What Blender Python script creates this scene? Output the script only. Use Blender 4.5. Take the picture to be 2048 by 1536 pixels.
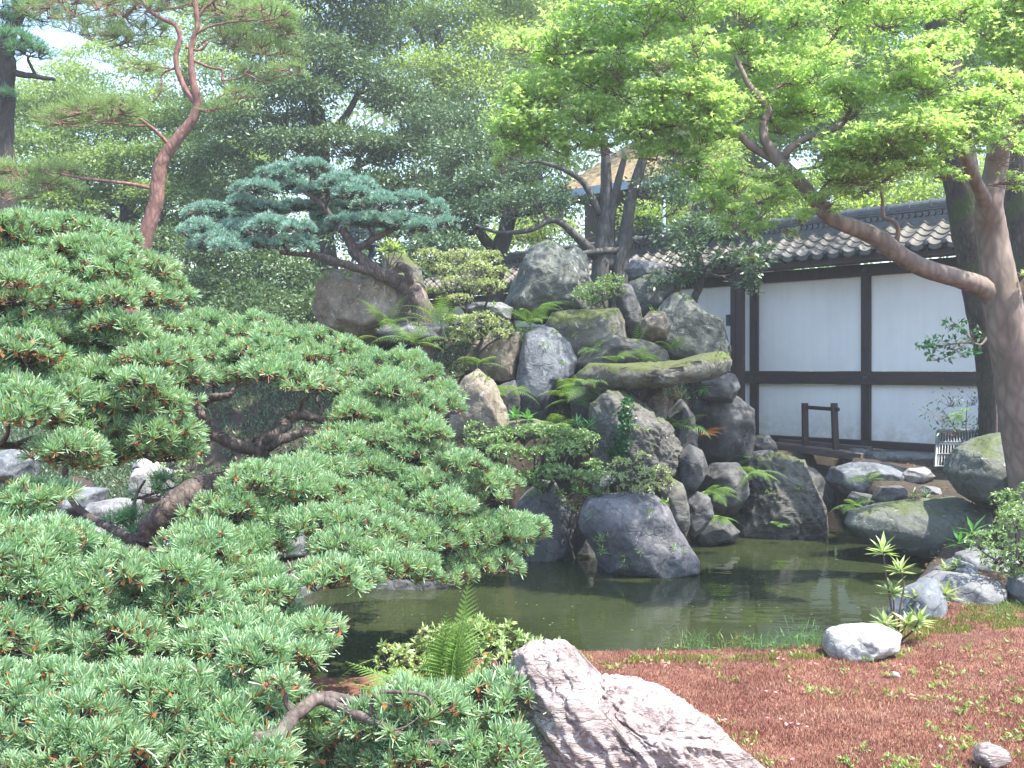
import bpy, math, random
import numpy as np
from mathutils import Vector

S = bpy.context.scene
for _o in list(bpy.data.objects):
    bpy.data.objects.remove(_o)
COL = S.collection
rad = math.radians

# ------------------------------------------------------------------ camera, sky, sun, exposure
CAMZ, F, HY = 1.9, 2000.0, 738.0
cd = bpy.data.cameras.new("camera")
cd.sensor_width = 36.0
cd.lens = 36.0 * F / 2048.0
cd.shift_y = -(768.0 - HY) / 2048.0
cd.clip_start, cd.clip_end = 0.05, 3000
cam = bpy.data.objects.new("camera", cd)
COL.objects.link(cam)
cam.location = (0, 0, CAMZ)
cam.rotation_euler = (rad(90), 0, 0)
S.camera = cam

SUN_EL, SUN_AZ = 64.0, 120.0            # azimuth measured from +Y towards +X
w = bpy.data.worlds.new("World"); S.world = w; w.use_nodes = True
nt = w.node_tree
bg = nt.nodes["Background"]
sky = nt.nodes.new("ShaderNodeTexSky")
sky.sky_type = 'NISHITA'; sky.sun_disc = False
sky.sun_elevation = rad(SUN_EL); sky.sun_rotation = rad(SUN_AZ)
sky.air_density = 1.2; sky.dust_density = 1.2; sky.ozone_density = 2.0
nt.links.new(sky.outputs[0], bg.inputs[0]); bg.inputs[1].default_value = 0.15

sd = bpy.data.lights.new("sun", 'SUN'); sd.energy = 4.0; sd.angle = rad(0.5); sd.color = (1.0, 0.95, 0.86)
sun = bpy.data.objects.new("sun", sd); COL.objects.link(sun)
sdir = Vector((math.sin(rad(SUN_AZ)) * math.cos(rad(SUN_EL)), math.cos(rad(SUN_AZ)) * math.cos(rad(SUN_EL)), math.sin(rad(SUN_EL))))
sun.rotation_euler = sdir.to_track_quat('Z', 'Y').to_euler()
sun.location = (0, 0, 30)
S.view_settings.view_transform = 'Standard'; S.view_settings.look = 'None'
S.view_settings.exposure = 1.92; S.view_settings.gamma = 1.0
S.render.engine = 'CYCLES'
S.cycles.use_denoising = True
S.cycles.max_bounces = 7; S.cycles.diffuse_bounces = 3; S.cycles.glossy_bounces = 3
S.cycles.transmission_bounces = 4; S.cycles.volume_bounces = 0
S.cycles.caustics_reflective = False; S.cycles.caustics_refractive = False

# ------------------------------------------------------------------ helpers
RNG = np.random.default_rng(7)
def P(px, py, d):
    """a point of the place: image position at 2048 x 1536 and distance in metres ahead of the camera"""
    return np.array(((px - 1024.0) / F * d, d, CAMZ + (HY - py) / F * d))

def unit(v):
    return v / np.maximum(np.linalg.norm(v, axis=-1, keepdims=True), 1e-9)

def wloc(o):
    l = Vector((0, 0, 0))
    while o is not None:
        l += o.location; o = o.parent
    return np.array(l)

def tag(o, label=None, cat=None, group=None, kind=None):
    if label: o["label"] = label
    if cat: o["category"] = cat
    if group: o["group"] = group
    if kind: o["kind"] = kind
    return o

def empty(name, loc, label, cat, group=None):
    o = bpy.data.objects.new(name, None); COL.objects.link(o)
    o.location = [float(c) for c in loc]; o.empty_display_size = 0.1
    return tag(o, label, cat, group)

def mesh(name, V, Fc, mat, parent=None, smooth=False, origin=None, mi=None):
    """V world coordinates; Fc an (m,k) array or a list of such arrays"""
    V = np.asarray(V, dtype=np.float64).reshape(-1, 3)
    if not isinstance(Fc, list) or np.ndim(Fc[0]) < 2: Fc = [Fc]
    Fc = [np.asarray(f, dtype=np.int32) for f in Fc if len(f)]
    off = wloc(parent) if parent is not None else (np.array(origin) if origin is not None else np.zeros(3))
    me = bpy.data.meshes.new(name)
    L = V - off
    me.vertices.add(len(L)); me.vertices.foreach_set("co", L.ravel().astype(np.float32))
    idx = np.concatenate([f.ravel() for f in Fc]); tot = np.concatenate([np.full(len(f), f.shape[1], np.int32) for f in Fc])
    me.loops.add(len(idx)); me.loops.foreach_set("vertex_index", idx)
    me.polygons.add(len(tot))
    st = np.concatenate([[0], np.cumsum(tot)[:-1]]).astype(np.int32)
    me.polygons.foreach_set("loop_start", st); me.polygons.foreach_set("loop_total", tot)
    for m in (mat if isinstance(mat, (list, tuple)) else [mat]): me.materials.append(m)
    if mi is not None: me.polygons.foreach_set("material_index", np.asarray(mi, dtype=np.int32))
    me.polygons.foreach_set("use_smooth", np.full(len(tot), bool(smooth)))
    me.update(calc_edges=True)
    o = bpy.data.objects.new(name, me); COL.objects.link(o)
    if parent is not None: o.parent = parent
    elif origin is not None: o.location = [float(c) for c in origin]
    return o

class MB:
    def __init__(s): s.V, s.F, s.n = [], [], 0
    def add(s, V, Fc):
        V = np.asarray(V, float).reshape(-1, 3)
        Fs = Fc if isinstance(Fc, list) and np.ndim(Fc[0]) == 2 else [Fc]
        for f in Fs: s.F.append(np.asarray(f, np.int32) + s.n)
        s.V.append(V); s.n += len(V)
    def build(s, name, mat, parent=None, smooth=False, origin=None):
        q = [f for f in s.F if f.shape[1] == 4]; t = [f for f in s.F if f.shape[1] == 3]; r = [f for f in s.F if f.shape[1] not in (3, 4)]
        Fs = ([np.concatenate(q)] if q else []) + ([np.concatenate(t)] if t else []) + r
        return mesh(name, np.concatenate(s.V), Fs, mat, parent, smooth, origin)

# vectorised gradient noise
_perm = np.random.default_rng(3).permutation(256); _perm = np.concatenate([_perm, _perm, _perm])
_grad = unit(np.random.default_rng(4).normal(size=(256, 3)))
def perlin(p):
    p = np.asarray(p, float); i = np.floor(p).astype(int); f = p - i; i &= 255
    u = f * f * f * (f * (f * 6 - 15) + 10)
    def g(a, b, c):
        h = _perm[_perm[_perm[(i[..., 0] + a) & 255] + ((i[..., 1] + b) & 255)] + ((i[..., 2] + c) & 255)]
        return ((f - np.array([a, b, c])) * _grad[h]).sum(-1)
    def lp(a, b, t): return a + (b - a) * t
    x00 = lp(g(0,0,0), g(1,0,0), u[..., 0]); x10 = lp(g(0,1,0), g(1,1,0), u[..., 0])
    x01 = lp(g(0,0,1), g(1,0,1), u[..., 0]); x11 = lp(g(0,1,1), g(1,1,1), u[..., 0])
    return lp(lp(x00, x10, u[..., 1]), lp(x01, x11, u[..., 1]), u[..., 2]) * 1.6
def fbm(p, o=4):
    a, s, r = 1.0, 0.0, 0.0
    p = np.asarray(p, float)
    for _ in range(o):
        s = s + a * perlin(p); r += a; a *= 0.5; p = p * 2.03 + 17.3
    return s / r

def spline(pts, rs=None, step=6):
    """Catmull-Rom through points (and radii)"""
    pts = np.asarray(pts, float)
    if rs is not None: pts = np.hstack([pts, np.asarray(rs, float).reshape(-1, 1)])
    if len(pts) < 3:
        t = np.linspace(0, 1, step)[:, None]; return pts[0] * (1 - t) + pts[-1] * t
    q = np.vstack([2 * pts[0] - pts[1], pts, 2 * pts[-1] - pts[-2]]); out = []
    for k in range(1, len(q) - 2):
        for t in np.arange(step) / step:
            a, b, c, d = q[k - 1], q[k], q[k + 1], q[k + 2]
            out.append(0.5 * (2 * b + (c - a) * t + (2 * a - 5 * b + 4 * c - d) * t * t + (3 * b - a - 3 * c + d) * t ** 3))
    out.append(pts[-1]); return np.array(out)

def tube(mb, pts, r, sides=8, rough=0.0, caps=True, seed=0):
    pts = np.asarray(pts, float); n = len(pts); r = np.broadcast_to(np.asarray(r, float), (n,))
    T = unit(np.gradient(pts, axis=0))
    ref = np.array([0.31, 0.2, 1.0]) if abs(T[:, 2]).mean() < 0.75 else np.array([1.0, 0.3, 0.1])
    A = unit(np.cross(T, ref)); B = np.cross(T, A)
    th = np.linspace(0, 2 * np.pi, sides, endpoint=False)
    ring = A[:, None] * np.cos(th)[None, :, None] + B[:, None] * np.sin(th)[None, :, None]
    rr = r[:, None] * np.ones(sides)[None]
    if rough: 
        q = pts[:, None] + ring * r[:, None, None]
        rr = rr * (1 + rough * (fbm(q * 6.0 + seed, 3) + 0.5 * perlin(q * 22.0 + seed)))
    V = (pts[:, None] + ring * rr[..., None]).reshape(-1, 3)
    i = np.arange(n - 1)[:, None] * sides; j = np.arange(sides)[None]; k = (j + 1) % sides
    Fq = np.stack([i + j, i + k, i + sides + k, i + sides + j], -1).reshape(-1, 4)
    fs = [Fq]
    if caps:
        V = np.vstack([V, pts[:1], pts[-1:]]); c0, c1 = n * sides, n * sides + 1
        jj = np.arange(sides); kk = (jj + 1) % sides
        fs.append(np.stack([np.full(sides, c0), kk, jj], -1)); fs.append(np.stack([np.full(sides, c1), (n - 1) * sides + jj, (n - 1) * sides + kk], -1))
    mb.add(V, fs)

def twigs(mb, A, B, r0, r1):
    """many straight three sided twigs at once"""
    A = np.asarray(A, float); B = np.asarray(B, float); n = len(A)
    T = unit(B - A); s = unit(np.cross(T, np.array([0.3, 0.5, 0.8]))); t = np.cross(T, s)
    V = np.zeros((n, 6, 3)); r0 = np.broadcast_to(r0, (n,))[:, None]; r1 = np.broadcast_to(r1, (n,))[:, None]
    for k in range(3):
        c, q = math.cos(k * 2.094), math.sin(k * 2.094); dv = s * c + t * q
        V[:, k] = A + dv * r0; V[:, 3 + k] = B + dv * r1
    base = np.arange(n)[:, None] * 6
    Fq = np.concatenate([base + np.array([[k, (k + 1) % 3, 3 + (k + 1) % 3, 3 + k]]) for k in range(3)])
    mb.add(V.reshape(-1, 3), Fq)

def leaves(mb, Pt, D, L, W, droop=0.15, rng=RNG, up=0.6, nrm=None):
    """one pointed, slightly folded leaf per point. Pt base, D direction"""
    n = len(Pt); D = unit(D); L = np.broadcast_to(L, (n,))[:, None]; W = np.broadcast_to(W, (n,))[:, None]
    N = unit(rng.normal(size=(n, 3)) * (1 - up) + np.array([0, 0, 1.0]) * up)
    if nrm is not None: N = unit(nrm + rng.normal(size=(n, 3)) * .18)
    Sd = unit(np.cross(D, N)); N = np.cross(Sd, D)
    a = Pt; b = Pt + D * L * .45 + Sd * W * .5 - N * L * .05; c = Pt + D * L - N * L * droop; e = Pt + D * L * .45 - Sd * W * .5 - N * L * .05
    mid = Pt + D * L * .5 + N * L * .03
    V = np.stack([a, b, c, e], 1).reshape(-1, 3)
    i = np.arange(n)[:, None] * 4
    mb.add(V, i + np.array([[0, 1, 2, 3]]))

def stars(mb, Pt, D, size, rng=RNG, lobes=5):
    """palmate leaves"""
    n = len(Pt); D = unit(D)
    N = unit(rng.normal(size=(n, 3)) * 0.45 + np.array([0, -0.1, 0.75]))
    Sd = unit(np.cross(D, N)); D2 = np.cross(N, Sd); size = np.broadcast_to(size, (n,))[:, None]
    ang = np.radians([-128, -95, -66, -45, -30, -14, 0, 14, 30, 45, 66, 95, 128][0:13])
    rr = [0.42, .2, .75, .3, .3, .3, 1.0, .3, .3, .3, .75, .2, .42]
    keep = [0, 1, 2, 4, 6, 8, 10, 11, 12]; 
    V = [Pt]
    for k in keep:
        dz = -0.22 * rr[k] ** 2
        V.append(Pt + (D2 * math.cos(ang[k]) + Sd * math.sin(ang[k])) * size * rr[k] + N * size * dz)
    V = np.stack(V, 1); m = V.shape[1]; V = V.reshape(-1, 3); i = np.arange(n)[:, None] * m
    Fq = np.concatenate([i + np.array([[0, 1, 2, 3]]), i + np.array([[0, 3, 4, 5]])[:, :], i + np.array([[0, 5, 6, 7]]), i + np.array([[0, 7, 8, 9]])])
    mb.add(V, Fq)

def in_poly(x, y, poly):
    x = np.asarray(x, float); y = np.asarray(y, float); r = np.zeros(x.shape, bool); n = len(poly)
    for i in range(n):
        x1, y1 = poly[i]; x2, y2 = poly[(i + 1) % n]
        if y1 == y2: continue
        c = ((y1 > y) != (y2 > y)) & (x < (x2 - x1) * (y - y1) / (y2 - y1) + x1); r ^= c
    return r
def poly_dist(x, y, poly):
    d = np.full(np.shape(x), 1e9)
    for i in range(len(poly)):
        a = np.array(poly[i]); b = np.array(poly[(i + 1) % len(poly)]); ab = b - a
        t = np.clip(((x - a[0]) * ab[0] + (y - a[1]) * ab[1]) / (ab @ ab + 1e-9), 0, 1)
        d = np.minimum(d, np.hypot(x - a[0] - t * ab[0], y - a[1] - t * ab[1]))
    return d
def sstep(a, b, x):
    t = np.clip((x - a) / (b - a), 0, 1); return t * t * (3 - 2 * t)

# ------------------------------------------------------------------ materials
def nodes(name):
    m = bpy.data.materials.new(name); m.use_nodes = True; t = m.node_tree
    return m, t, t.nodes["Principled BSDF"], t.nodes["Material Output"]
def N(t, typ, **kw):
    n = t.nodes.new(typ)
    for k, v in kw.items():
        if k.startswith("in_"): n.inputs[k[3:].replace("_", " ")].default_value = v
        else: setattr(n, k, v)
    return n
def ramp(t, src, stops):
    r = N(t, "ShaderNodeValToRGB"); e = r.color_ramp.elements
    while len(e) < len(stops): e.new(0.5)
    for k, (p, c) in enumerate(stops): e[k].position = p; e[k].color = (*c, 1) if len(c) == 3 else c
    t.links.new(src, r.inputs[0]); return r.outputs[0]
def mixc(t, fac, a, b, mode='MIX'):
    m = N(t, "ShaderNodeMix", data_type='RGBA', blend_type=mode)
    for s, v in ((m.inputs[0], fac), (m.inputs[6], a), (m.inputs[7], b)):
        if isinstance(v, (int, float)): s.default_value = v
        elif isinstance(v, tuple): s.default_value = (*v, 1)
        else: t.links.new(v, s)
    return m.outputs[2]
def mathn(t, op, a, b=0.0, clamp=False):
    m = N(t, "ShaderNodeMath", operation=op); m.use_clamp = clamp
    for s, v in ((m.inputs[0], a), (m.inputs[1], b)):
        if isinstance(v, (int, float)): s.default_value = v
        else: t.links.new(v, s)
    return m.outputs[0]
def noise(t, vec, scale, detail=5, rough=0.6, dist=0.0):
    n = N(t, "ShaderNodeTexNoise"); n.inputs["Scale"].default_value = scale; n.inputs["Detail"].default_value = detail
    n.inputs["Roughness"].default_value = rough; n.inputs["Distortion"].default_value = dist
    t.links.new(vec, n.inputs["Vector"]); return n.outputs["Fac"]

def foliage(name, c1, c2, c3=None, trans=0.35, rough=0.45, spec=0.5, scale=2.5, tcol=None, rare=0.0):
    m, t, b, out = nodes(name); geo = N(t, "ShaderNodeNewGeometry")
    n = noise(t, geo.outputs["Position"], scale, 3)
    f = mathn(t, 'ADD', mathn(t, 'MULTIPLY', geo.outputs["Random Per Island"], 0.6), mathn(t, 'MULTIPLY', n, 0.6)); f = mathn(t, 'SUBTRACT', f, 0.1, True)
    stops = [(0.15, c1), (0.8, c2)] if c3 is None else [(0.1, c1), (0.55, c2), (0.95, c3)]
    c = ramp(t, f, stops)
    if rare:
        g = mathn(t, 'GREATER_THAN', geo.outputs["Random Per Island"], 1 - rare)
        g = mathn(t, 'MAXIMUM', g, mathn(t, 'MULTIPLY', ramp(t, noise(t, geo.outputs['Position'], 9, 2), [(0.70, (0, 0, 0)), (0.76, (1, 1, 1))]), 0.75))
        c = mixc(t, g, c, (0.30, 0.13, 0.035))
    t.links.new(c, b.inputs["Base Color"]); b.inputs["Roughness"].default_value = rough
    b.inputs["Specular IOR Level"].default_value = spec
    tr = N(t, "ShaderNodeBsdfTranslucent"); mx = N(t, "ShaderNodeMixShader"); mx.inputs[0].default_value = trans
    tc = mixc(t, 1.0, c, tcol or (1.5, 1.5, 0.7), 'MULTIPLY')
    t.links.new(tc, tr.inputs[0]); t.links.new(b.outputs[0], mx.inputs[1]); t.links.new(tr.outputs[0], mx.inputs[2])
    t.links.new(mx.outputs[0], out.inputs[0]); return m

def bark(name, c1, c2, sx=14, bump=0.6, moss=None, mossamt=0.0):
    m, t, b, out = nodes(name); tc = N(t, "ShaderNodeTexCoord"); mp = N(t, "ShaderNodeMapping"); mp.inputs["Scale"].default_value = (1, 1, 0.35)
    t.links.new(tc.outputs["Object"], mp.inputs[0])
    n = noise(t, mp.outputs[0], sx, 6, 0.65, 0.6); v = N(t, "ShaderNodeTexVoronoi", feature='DISTANCE_TO_EDGE'); v.inputs["Scale"].default_value = sx * 1.6
    t.links.new(mp.outputs[0], v.inputs["Vector"])
    e = mathn(t, 'MULTIPLY', v.outputs["Distance"], 2.5, True)
    f = mathn(t, 'MULTIPLY', n, mathn(t, 'ADD', mathn(t, 'MULTIPLY', e, .5), .6))
    c = ramp(t, f, [(0.2, c1), (0.6, c2)])
    if moss:
        n2 = noise(t, tc.outputs["Object"], 2.3, 5, 0.6)
        c = mixc(t, ramp(t, n2, [(0.62 - mossamt, (0, 0, 0)), (0.72 - mossamt, (1, 1, 1))]), c, moss)
    t.links.new(c, b.inputs["Base Color"]); b.inputs["Roughness"].default_value = 0.85
    bp = N(t, "ShaderNodeBump"); bp.inputs["Strength"].default_value = bump; bp.inputs["Distance"].default_value = 0.02
    t.links.new(f, bp.inputs["Height"]); t.links.new(bp.outputs[0], b.inputs["Normal"]); return m

def stone(name, c1, c2, c3, lichen=0.0, moss=0.0, strata=None, sc=1.0, mosscol=(0.06, 0.08, 0.02), bump=0.5, spot=(0.42, 0.45, 0.46)):
    m, t, b, out = nodes(name); geo = N(t, "ShaderNodeNewGeometry"); tc = N(t, "ShaderNodeTexCoord")
    vec = tc.outputs["Object"]
    if strata:
        mp = N(t, "ShaderNodeMapping"); mp.inputs["Rotation"].default_value = strata[0]; mp.inputs["Scale"].default_value = strata[1]
        t.links.new(vec, mp.inputs[0]); vec = mp.outputs[0]
    big = noise(t, vec, 2.2 * sc, 6, 0.62, 0.4); fine = noise(t, vec, 30 * sc, 6, 0.7)
    mid = noise(t, vec, 8 * sc, 6, 0.65, 1.0)
    f = mathn(t, 'ADD', mathn(t, 'MULTIPLY', big, 0.6), mathn(t, 'MULTIPLY', mid, 0.4))
    c = ramp(t, f, [(0.32, c1), (0.48, c2), (0.66, c3)])
    c = mixc(t, 0.4, c, ramp(t, fine, [(0.3, (0.35, 0.35, 0.35)), (0.7, (1.35, 1.35, 1.35))]), 'MULTIPLY')
    v = N(t, "ShaderNodeTexVoronoi", feature='DISTANCE_TO_EDGE'); v.inputs["Scale"].default_value = 1.7 * sc
    dv = N(t, "ShaderNodeVectorMath", operation='ADD'); t.links.new(vec, dv.inputs[0])
    nn = N(t, "ShaderNodeTexNoise"); nn.inputs["Scale"].default_value = 5 * sc; t.links.new(vec, nn.inputs["Vector"])
    vm = N(t, "ShaderNodeVectorMath", operation='SCALE'); vm.inputs["Scale"].default_value = 0.5 / sc; t.links.new(nn.outputs["Color"], vm.inputs[0])
    t.links.new(vm.outputs[0], dv.inputs[1]); t.links.new(dv.outputs[0], v.inputs["Vector"])
    crack = ramp(t, v.outputs["Distance"], [(0.0, (0.35, 0.35, 0.35)), (0.035, (1, 1, 1))])
    c = mixc(t, 0.6, c, crack, 'MULTIPLY')
    if lichen:
        n3 = noise(t, tc.outputs["Object"], 6.5 * sc, 8, 0.7, 1.5)
        c = mixc(t, ramp(t, n3, [(0.66 - lichen, (0, 0, 0)), (0.72 - lichen, (0.85, 0.85, 0.85))]), c, spot)
    if moss:
        sp = N(t, "ShaderNodeSeparateXYZ"); t.links.new(geo.outputs["Normal"], sp.inputs[0])
        n4 = noise(t, tc.outputs["Object"], 3.0, 6, 0.7)
        g = mathn(t, 'ADD', mathn(t, 'MULTIPLY', sp.outputs["Z"], 0.5), mathn(t, 'SUBTRACT', n4, 0.95 - moss))
        c = mixc(t, ramp(t, g, [(0.28, (0, 0, 0)), (0.42, (1, 1, 1))]), c, mixc(t, fine, tuple(x * .5 for x in mosscol), tuple(x * 1.5 for x in mosscol)))
    t.links.new(c, b.inputs["Base Color"]); b.inputs["Roughness"].default_value = 0.8
    h = mathn(t, 'ADD', mathn(t, 'MULTIPLY', mid, 0.8), mathn(t, 'ADD', mathn(t, 'MULTIPLY', fine, 0.25), mathn(t, 'MULTIPLY', crack, 0.25)))
    bp = N(t, "ShaderNodeBump"); bp.inputs["Strength"].default_value = bump; bp.inputs["Distance"].default_value = 0.06 / sc
    t.links.new(h, bp.inputs["Height"]); t.links.new(bp.outputs[0], b.inputs["Normal"]); return m

def plain(name, c1, c2, scale=8, rough=0.7, stretch=(1, 1, 1), bump=0.2, metal=0.0):
    m, t, b, out = nodes(name); tc = N(t, "ShaderNodeTexCoord"); mp = N(t, "ShaderNodeMapping"); mp.inputs["Scale"].default_value = stretch
    t.links.new(tc.outputs["Object"], mp.inputs[0]); n = noise(t, mp.outputs[0], scale, 6, 0.65, 0.5)
    t.links.new(ramp(t, n, [(0.3, c1), (0.7, c2)]), b.inputs["Base Color"])
    b.inputs["Roughness"].default_value = rough; b.inputs["Metallic"].default_value = metal
    bp = N(t, "ShaderNodeBump"); bp.inputs["Strength"].default_value = bump; bp.inputs["Distance"].default_value = 0.01
    t.links.new(n, bp.inputs["Height"]); t.links.new(bp.outputs[0], b.inputs["Normal"]); return m

M = {}
M['needle_near'] = foliage('needle_near', (0.11, 0.21, 0.125), (0.265, 0.405, 0.235), (0.49, 0.6, 0.37), trans=0.32, rough=0.4, spec=0.6, scale=5, tcol=(1.2, 1.4, 0.7), rare=0.04)
M['needle_blue'] = foliage('needle_blue', (0.11, 0.215, 0.18), (0.22, 0.365, 0.305), (0.37, 0.51, 0.43), trans=0.2, rough=0.45, scale=4, tcol=(1.1, 1.3, 0.9))
M['needle_long'] = foliage('needle_long', (0.091, 0.169, 0.058), (0.195, 0.286, 0.104), (0.312, 0.403, 0.156), trans=0.4, rough=0.5, scale=2, tcol=(1.3, 1.4, 0.7))
M['needle_soft'] = foliage('needle_soft', (0.075, 0.210, 0.105), (0.150, 0.300, 0.165), trans=0.3, scale=3)
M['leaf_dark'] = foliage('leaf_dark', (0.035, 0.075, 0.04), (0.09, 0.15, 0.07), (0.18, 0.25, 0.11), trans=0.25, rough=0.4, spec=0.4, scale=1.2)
M['leaf_mid'] = foliage('leaf_mid', (0.07, 0.13, 0.045), (0.17, 0.26, 0.09), (0.3, 0.38, 0.16), trans=0.4, rough=0.45, spec=0.35, scale=1.0)
M['leaf_light'] = foliage('leaf_light', (0.13, 0.2, 0.06), (0.24, 0.34, 0.1), (0.38, 0.46, 0.17), trans=0.5, rough=0.5, scale=0.9)
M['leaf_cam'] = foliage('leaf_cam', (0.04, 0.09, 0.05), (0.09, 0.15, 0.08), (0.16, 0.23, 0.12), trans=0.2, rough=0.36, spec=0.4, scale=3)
M['maple'] = foliage('maple', (0.24, 0.38, 0.14), (0.38, 0.5, 0.21), (0.54, 0.6, 0.31), trans=0.70, rough=0.5, scale=1.6, tcol=(1.25, 1.35, 0.8))
M['maple_back'] = foliage('maple_back', (0.1, 0.22, 0.04), (0.2, 0.34, 0.06), (0.34, 0.45, 0.1), trans=0.55, rough=0.5, scale=1.1)
M['azalea'] = foliage('azalea', (0.09, 0.17, 0.06), (0.19, 0.3, 0.11), (0.32, 0.42, 0.18), trans=0.25, rough=0.4, spec=0.6, scale=6)
M['azalea_pale'] = foliage('azalea_pale', (0.17, 0.23, 0.1), (0.32, 0.38, 0.18), (0.48, 0.5, 0.29), trans=0.3, rough=0.45, scale=7)
M['azalea_bright'] = foliage('azalea_bright', (0.14, 0.22, 0.07), (0.28, 0.38, 0.15), (0.46, 0.52, 0.27), trans=0.3, rough=0.4, spec=0.6, scale=9, rare=0.015)
M['fern'] = foliage('fern', (0.08, 0.17, 0.045), (0.18, 0.31, 0.08), (0.3, 0.42, 0.12), trans=0.4, rough=0.5, scale=4)
M['fern_rust'] = foliage('fern_rust', (0.16, 0.06, 0.02), (0.25, 0.10, 0.03), trans=0.3)
M['broad'] = foliage('broad', (0.06, 0.20, 0.05), (0.13, 0.32, 0.09), trans=0.35, rough=0.35, spec=0.6, scale=5)
M['ivy'] = foliage('ivy', (0.015, 0.07, 0.025), (0.03, 0.12, 0.04), trans=0.2, rough=0.35, scale=8)
M['grass'] = foliage('grass', (0.07, 0.16, 0.06), (0.15, 0.28, 0.10), trans=0.4, scale=9)
M['moss_red'] = foliage('moss_red', (0.15, 0.052, 0.04), (0.3, 0.125, 0.095), (0.52, 0.4, 0.27), trans=0.25, rough=0.7, scale=3.2, tcol=(1.3, 1.0, .7))
M['moss_green'] = foliage('moss_green', (0.10, 0.13, 0.02), (0.19, 0.22, 0.04), trans=0.25, rough=0.7, scale=3)
M['weed'] = foliage('weed', (0.15, 0.23, 0.06), (0.27, 0.33, 0.11), trans=0.35, rough=0.5, scale=6)
M['petal'] = foliage('petal', (0.50, 0.18, 0.20), (0.65, 0.33, 0.34), trans=0.4, rough=0.6)
M['deadleaf'] = foliage('deadleaf', (0.07, 0.035, 0.022), (0.16, 0.085, 0.05), trans=0.2)
M['bark_dark'] = bark('bark_dark', (0.014, 0.012, 0.010), (0.055, 0.046, 0.038))
M['bark_moss'] = bark('bark_moss', (0.012, 0.010, 0.008), (0.075, 0.058, 0.045), sx=16, bump=1.0, moss=(0.035, 0.05, 0.012), mossamt=0.10)
M['bark_pine'] = bark('bark_pine', (0.035, 0.026, 0.024), (0.15, 0.115, 0.10), sx=18, bump=1.0)
M['bark_red'] = bark('bark_red', (0.10, 0.045, 0.035), (0.27, 0.14, 0.115), sx=11, bump=1.0)
M['bark_maple'] = bark('bark_maple', (0.10, 0.075, 0.063), (0.24, 0.185, 0.16), sx=7, bump=0.6, moss=(0.10,0.115,0.055), mossamt=-0.02)
M['bark_grey'] = bark('bark_grey', (0.03, 0.03, 0.028), (0.11, 0.10, 0.09), sx=10)
M['twig'] = plain('twig', (0.05, 0.035, 0.03), (0.13, 0.09, 0.075), 20)
M['bud'] = plain('bud', (0.22, 0.07, 0.02), (0.38, 0.15, 0.05), 30)
M['wood_dark'] = plain('wood_dark', (0.020, 0.013, 0.012), (0.050, 0.032, 0.029), 6, 0.6, (3, 3, 0.5), 0.3)
M['wood_rail'] = plain('wood_rail', (0.022, 0.014, 0.013), (0.055, 0.035, 0.031), 6, 0.6, (0.6, 0.6, 4), 0.3)
M['wood_grey'] = plain('wood_grey', (0.07, 0.055, 0.05), (0.15, 0.12, 0.11), 6, 0.75, (0.6, 0.6, 5), 0.4)
M['tile'] = plain('tile', (0.055, 0.05, 0.043), (0.125, 0.112, 0.095), 9, 0.6, (1, 1, 1), 0.15)
M['tile_dark'] = plain('tile_dark', (0.035, 0.040, 0.045), (0.10, 0.105, 0.11), 12, 0.4, (1, 1, 1), 0.15)
M['steel'] = plain('steel', (0.28, 0.29, 0.29), (0.42, 0.43, 0.43), 20, 0.4, metal=0.6)
M['iron'] = plain('iron', (0.03, 0.045, 0.06), (0.07, 0.09, 0.11), 20, 0.5, metal=0.3)
M['bluepipe'] = plain('bluepipe', (0.20, 0.28, 0.36), (0.30, 0.38, 0.46), 20, 0.5)
M['bark_roof'] = plain('bark_roof', (0.12, 0.09, 0.05), (0.30, 0.22, 0.12), 5, 0.95, (1, 1, 1), 0.8)
M['st_blue'] = stone('st_blue', (0.060, 0.068, 0.076), (0.120, 0.132, 0.148), (0.208, 0.224, 0.240), lichen=0.05, moss=0.12)
M['st_green'] = stone('st_green', (0.060, 0.064, 0.054), (0.100, 0.108, 0.092), (0.165, 0.172, 0.150), lichen=0.06, moss=0.33)
M['st_brown'] = stone('st_brown', (0.079, 0.065, 0.052), (0.187, 0.155, 0.117), (0.319, 0.281, 0.234), lichen=0.06, moss=0.33, spot=(0.5, 0.5, 0.48))
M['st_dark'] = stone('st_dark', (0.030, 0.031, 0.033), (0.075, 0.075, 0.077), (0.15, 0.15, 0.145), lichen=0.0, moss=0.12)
M['st_front'] = stone('st_front', (0.042, 0.043, 0.052), (0.095, 0.095, 0.108), (0.20, 0.19, 0.19), lichen=0.02, moss=0.05, sc=1.3)
M['st_moss'] = stone('st_moss', (0.056, 0.052, 0.042), (0.119, 0.112, 0.091), (0.238, 0.238, 0.217), lichen=0.06, moss=0.62, mosscol=(0.062, 0.075, 0.018))
M['st_streak'] = stone('st_streak', (0.050, 0.046, 0.040), (0.090, 0.086, 0.076), (0.170, 0.165, 0.155), lichen=0.03, moss=0.36, strata=((0.2, 0.6, 0.3), (0.7, 0.7, 2.4)), spot=(0.45, 0.48, 0.48))
M['st_white'] = stone('st_white', (0.20, 0.195, 0.19), (0.36, 0.355, 0.345), (0.52, 0.51, 0.50), sc=1.6)
M['st_pale'] = stone('st_pale', (0.16, 0.15, 0.145), (0.27, 0.255, 0.25), (0.38, 0.365, 0.36), lichen=0.02)
M['st_pink'] = stone('st_pink', (0.12, 0.095, 0.09), (0.30, 0.235, 0.225), (0.50, 0.43, 0.42), lichen=0.10, strata=((0, rad(-48), 0), (0.8, 1.0, 3.6)), sc=1.5, bump=1.0, spot=(0.58, 0.55, 0.53), moss=0.12)
M['st_grey'] = stone('st_grey', (0.09, 0.092, 0.095), (0.16, 0.162, 0.165), (0.26, 0.26, 0.26), lichen=0.01)

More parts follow.
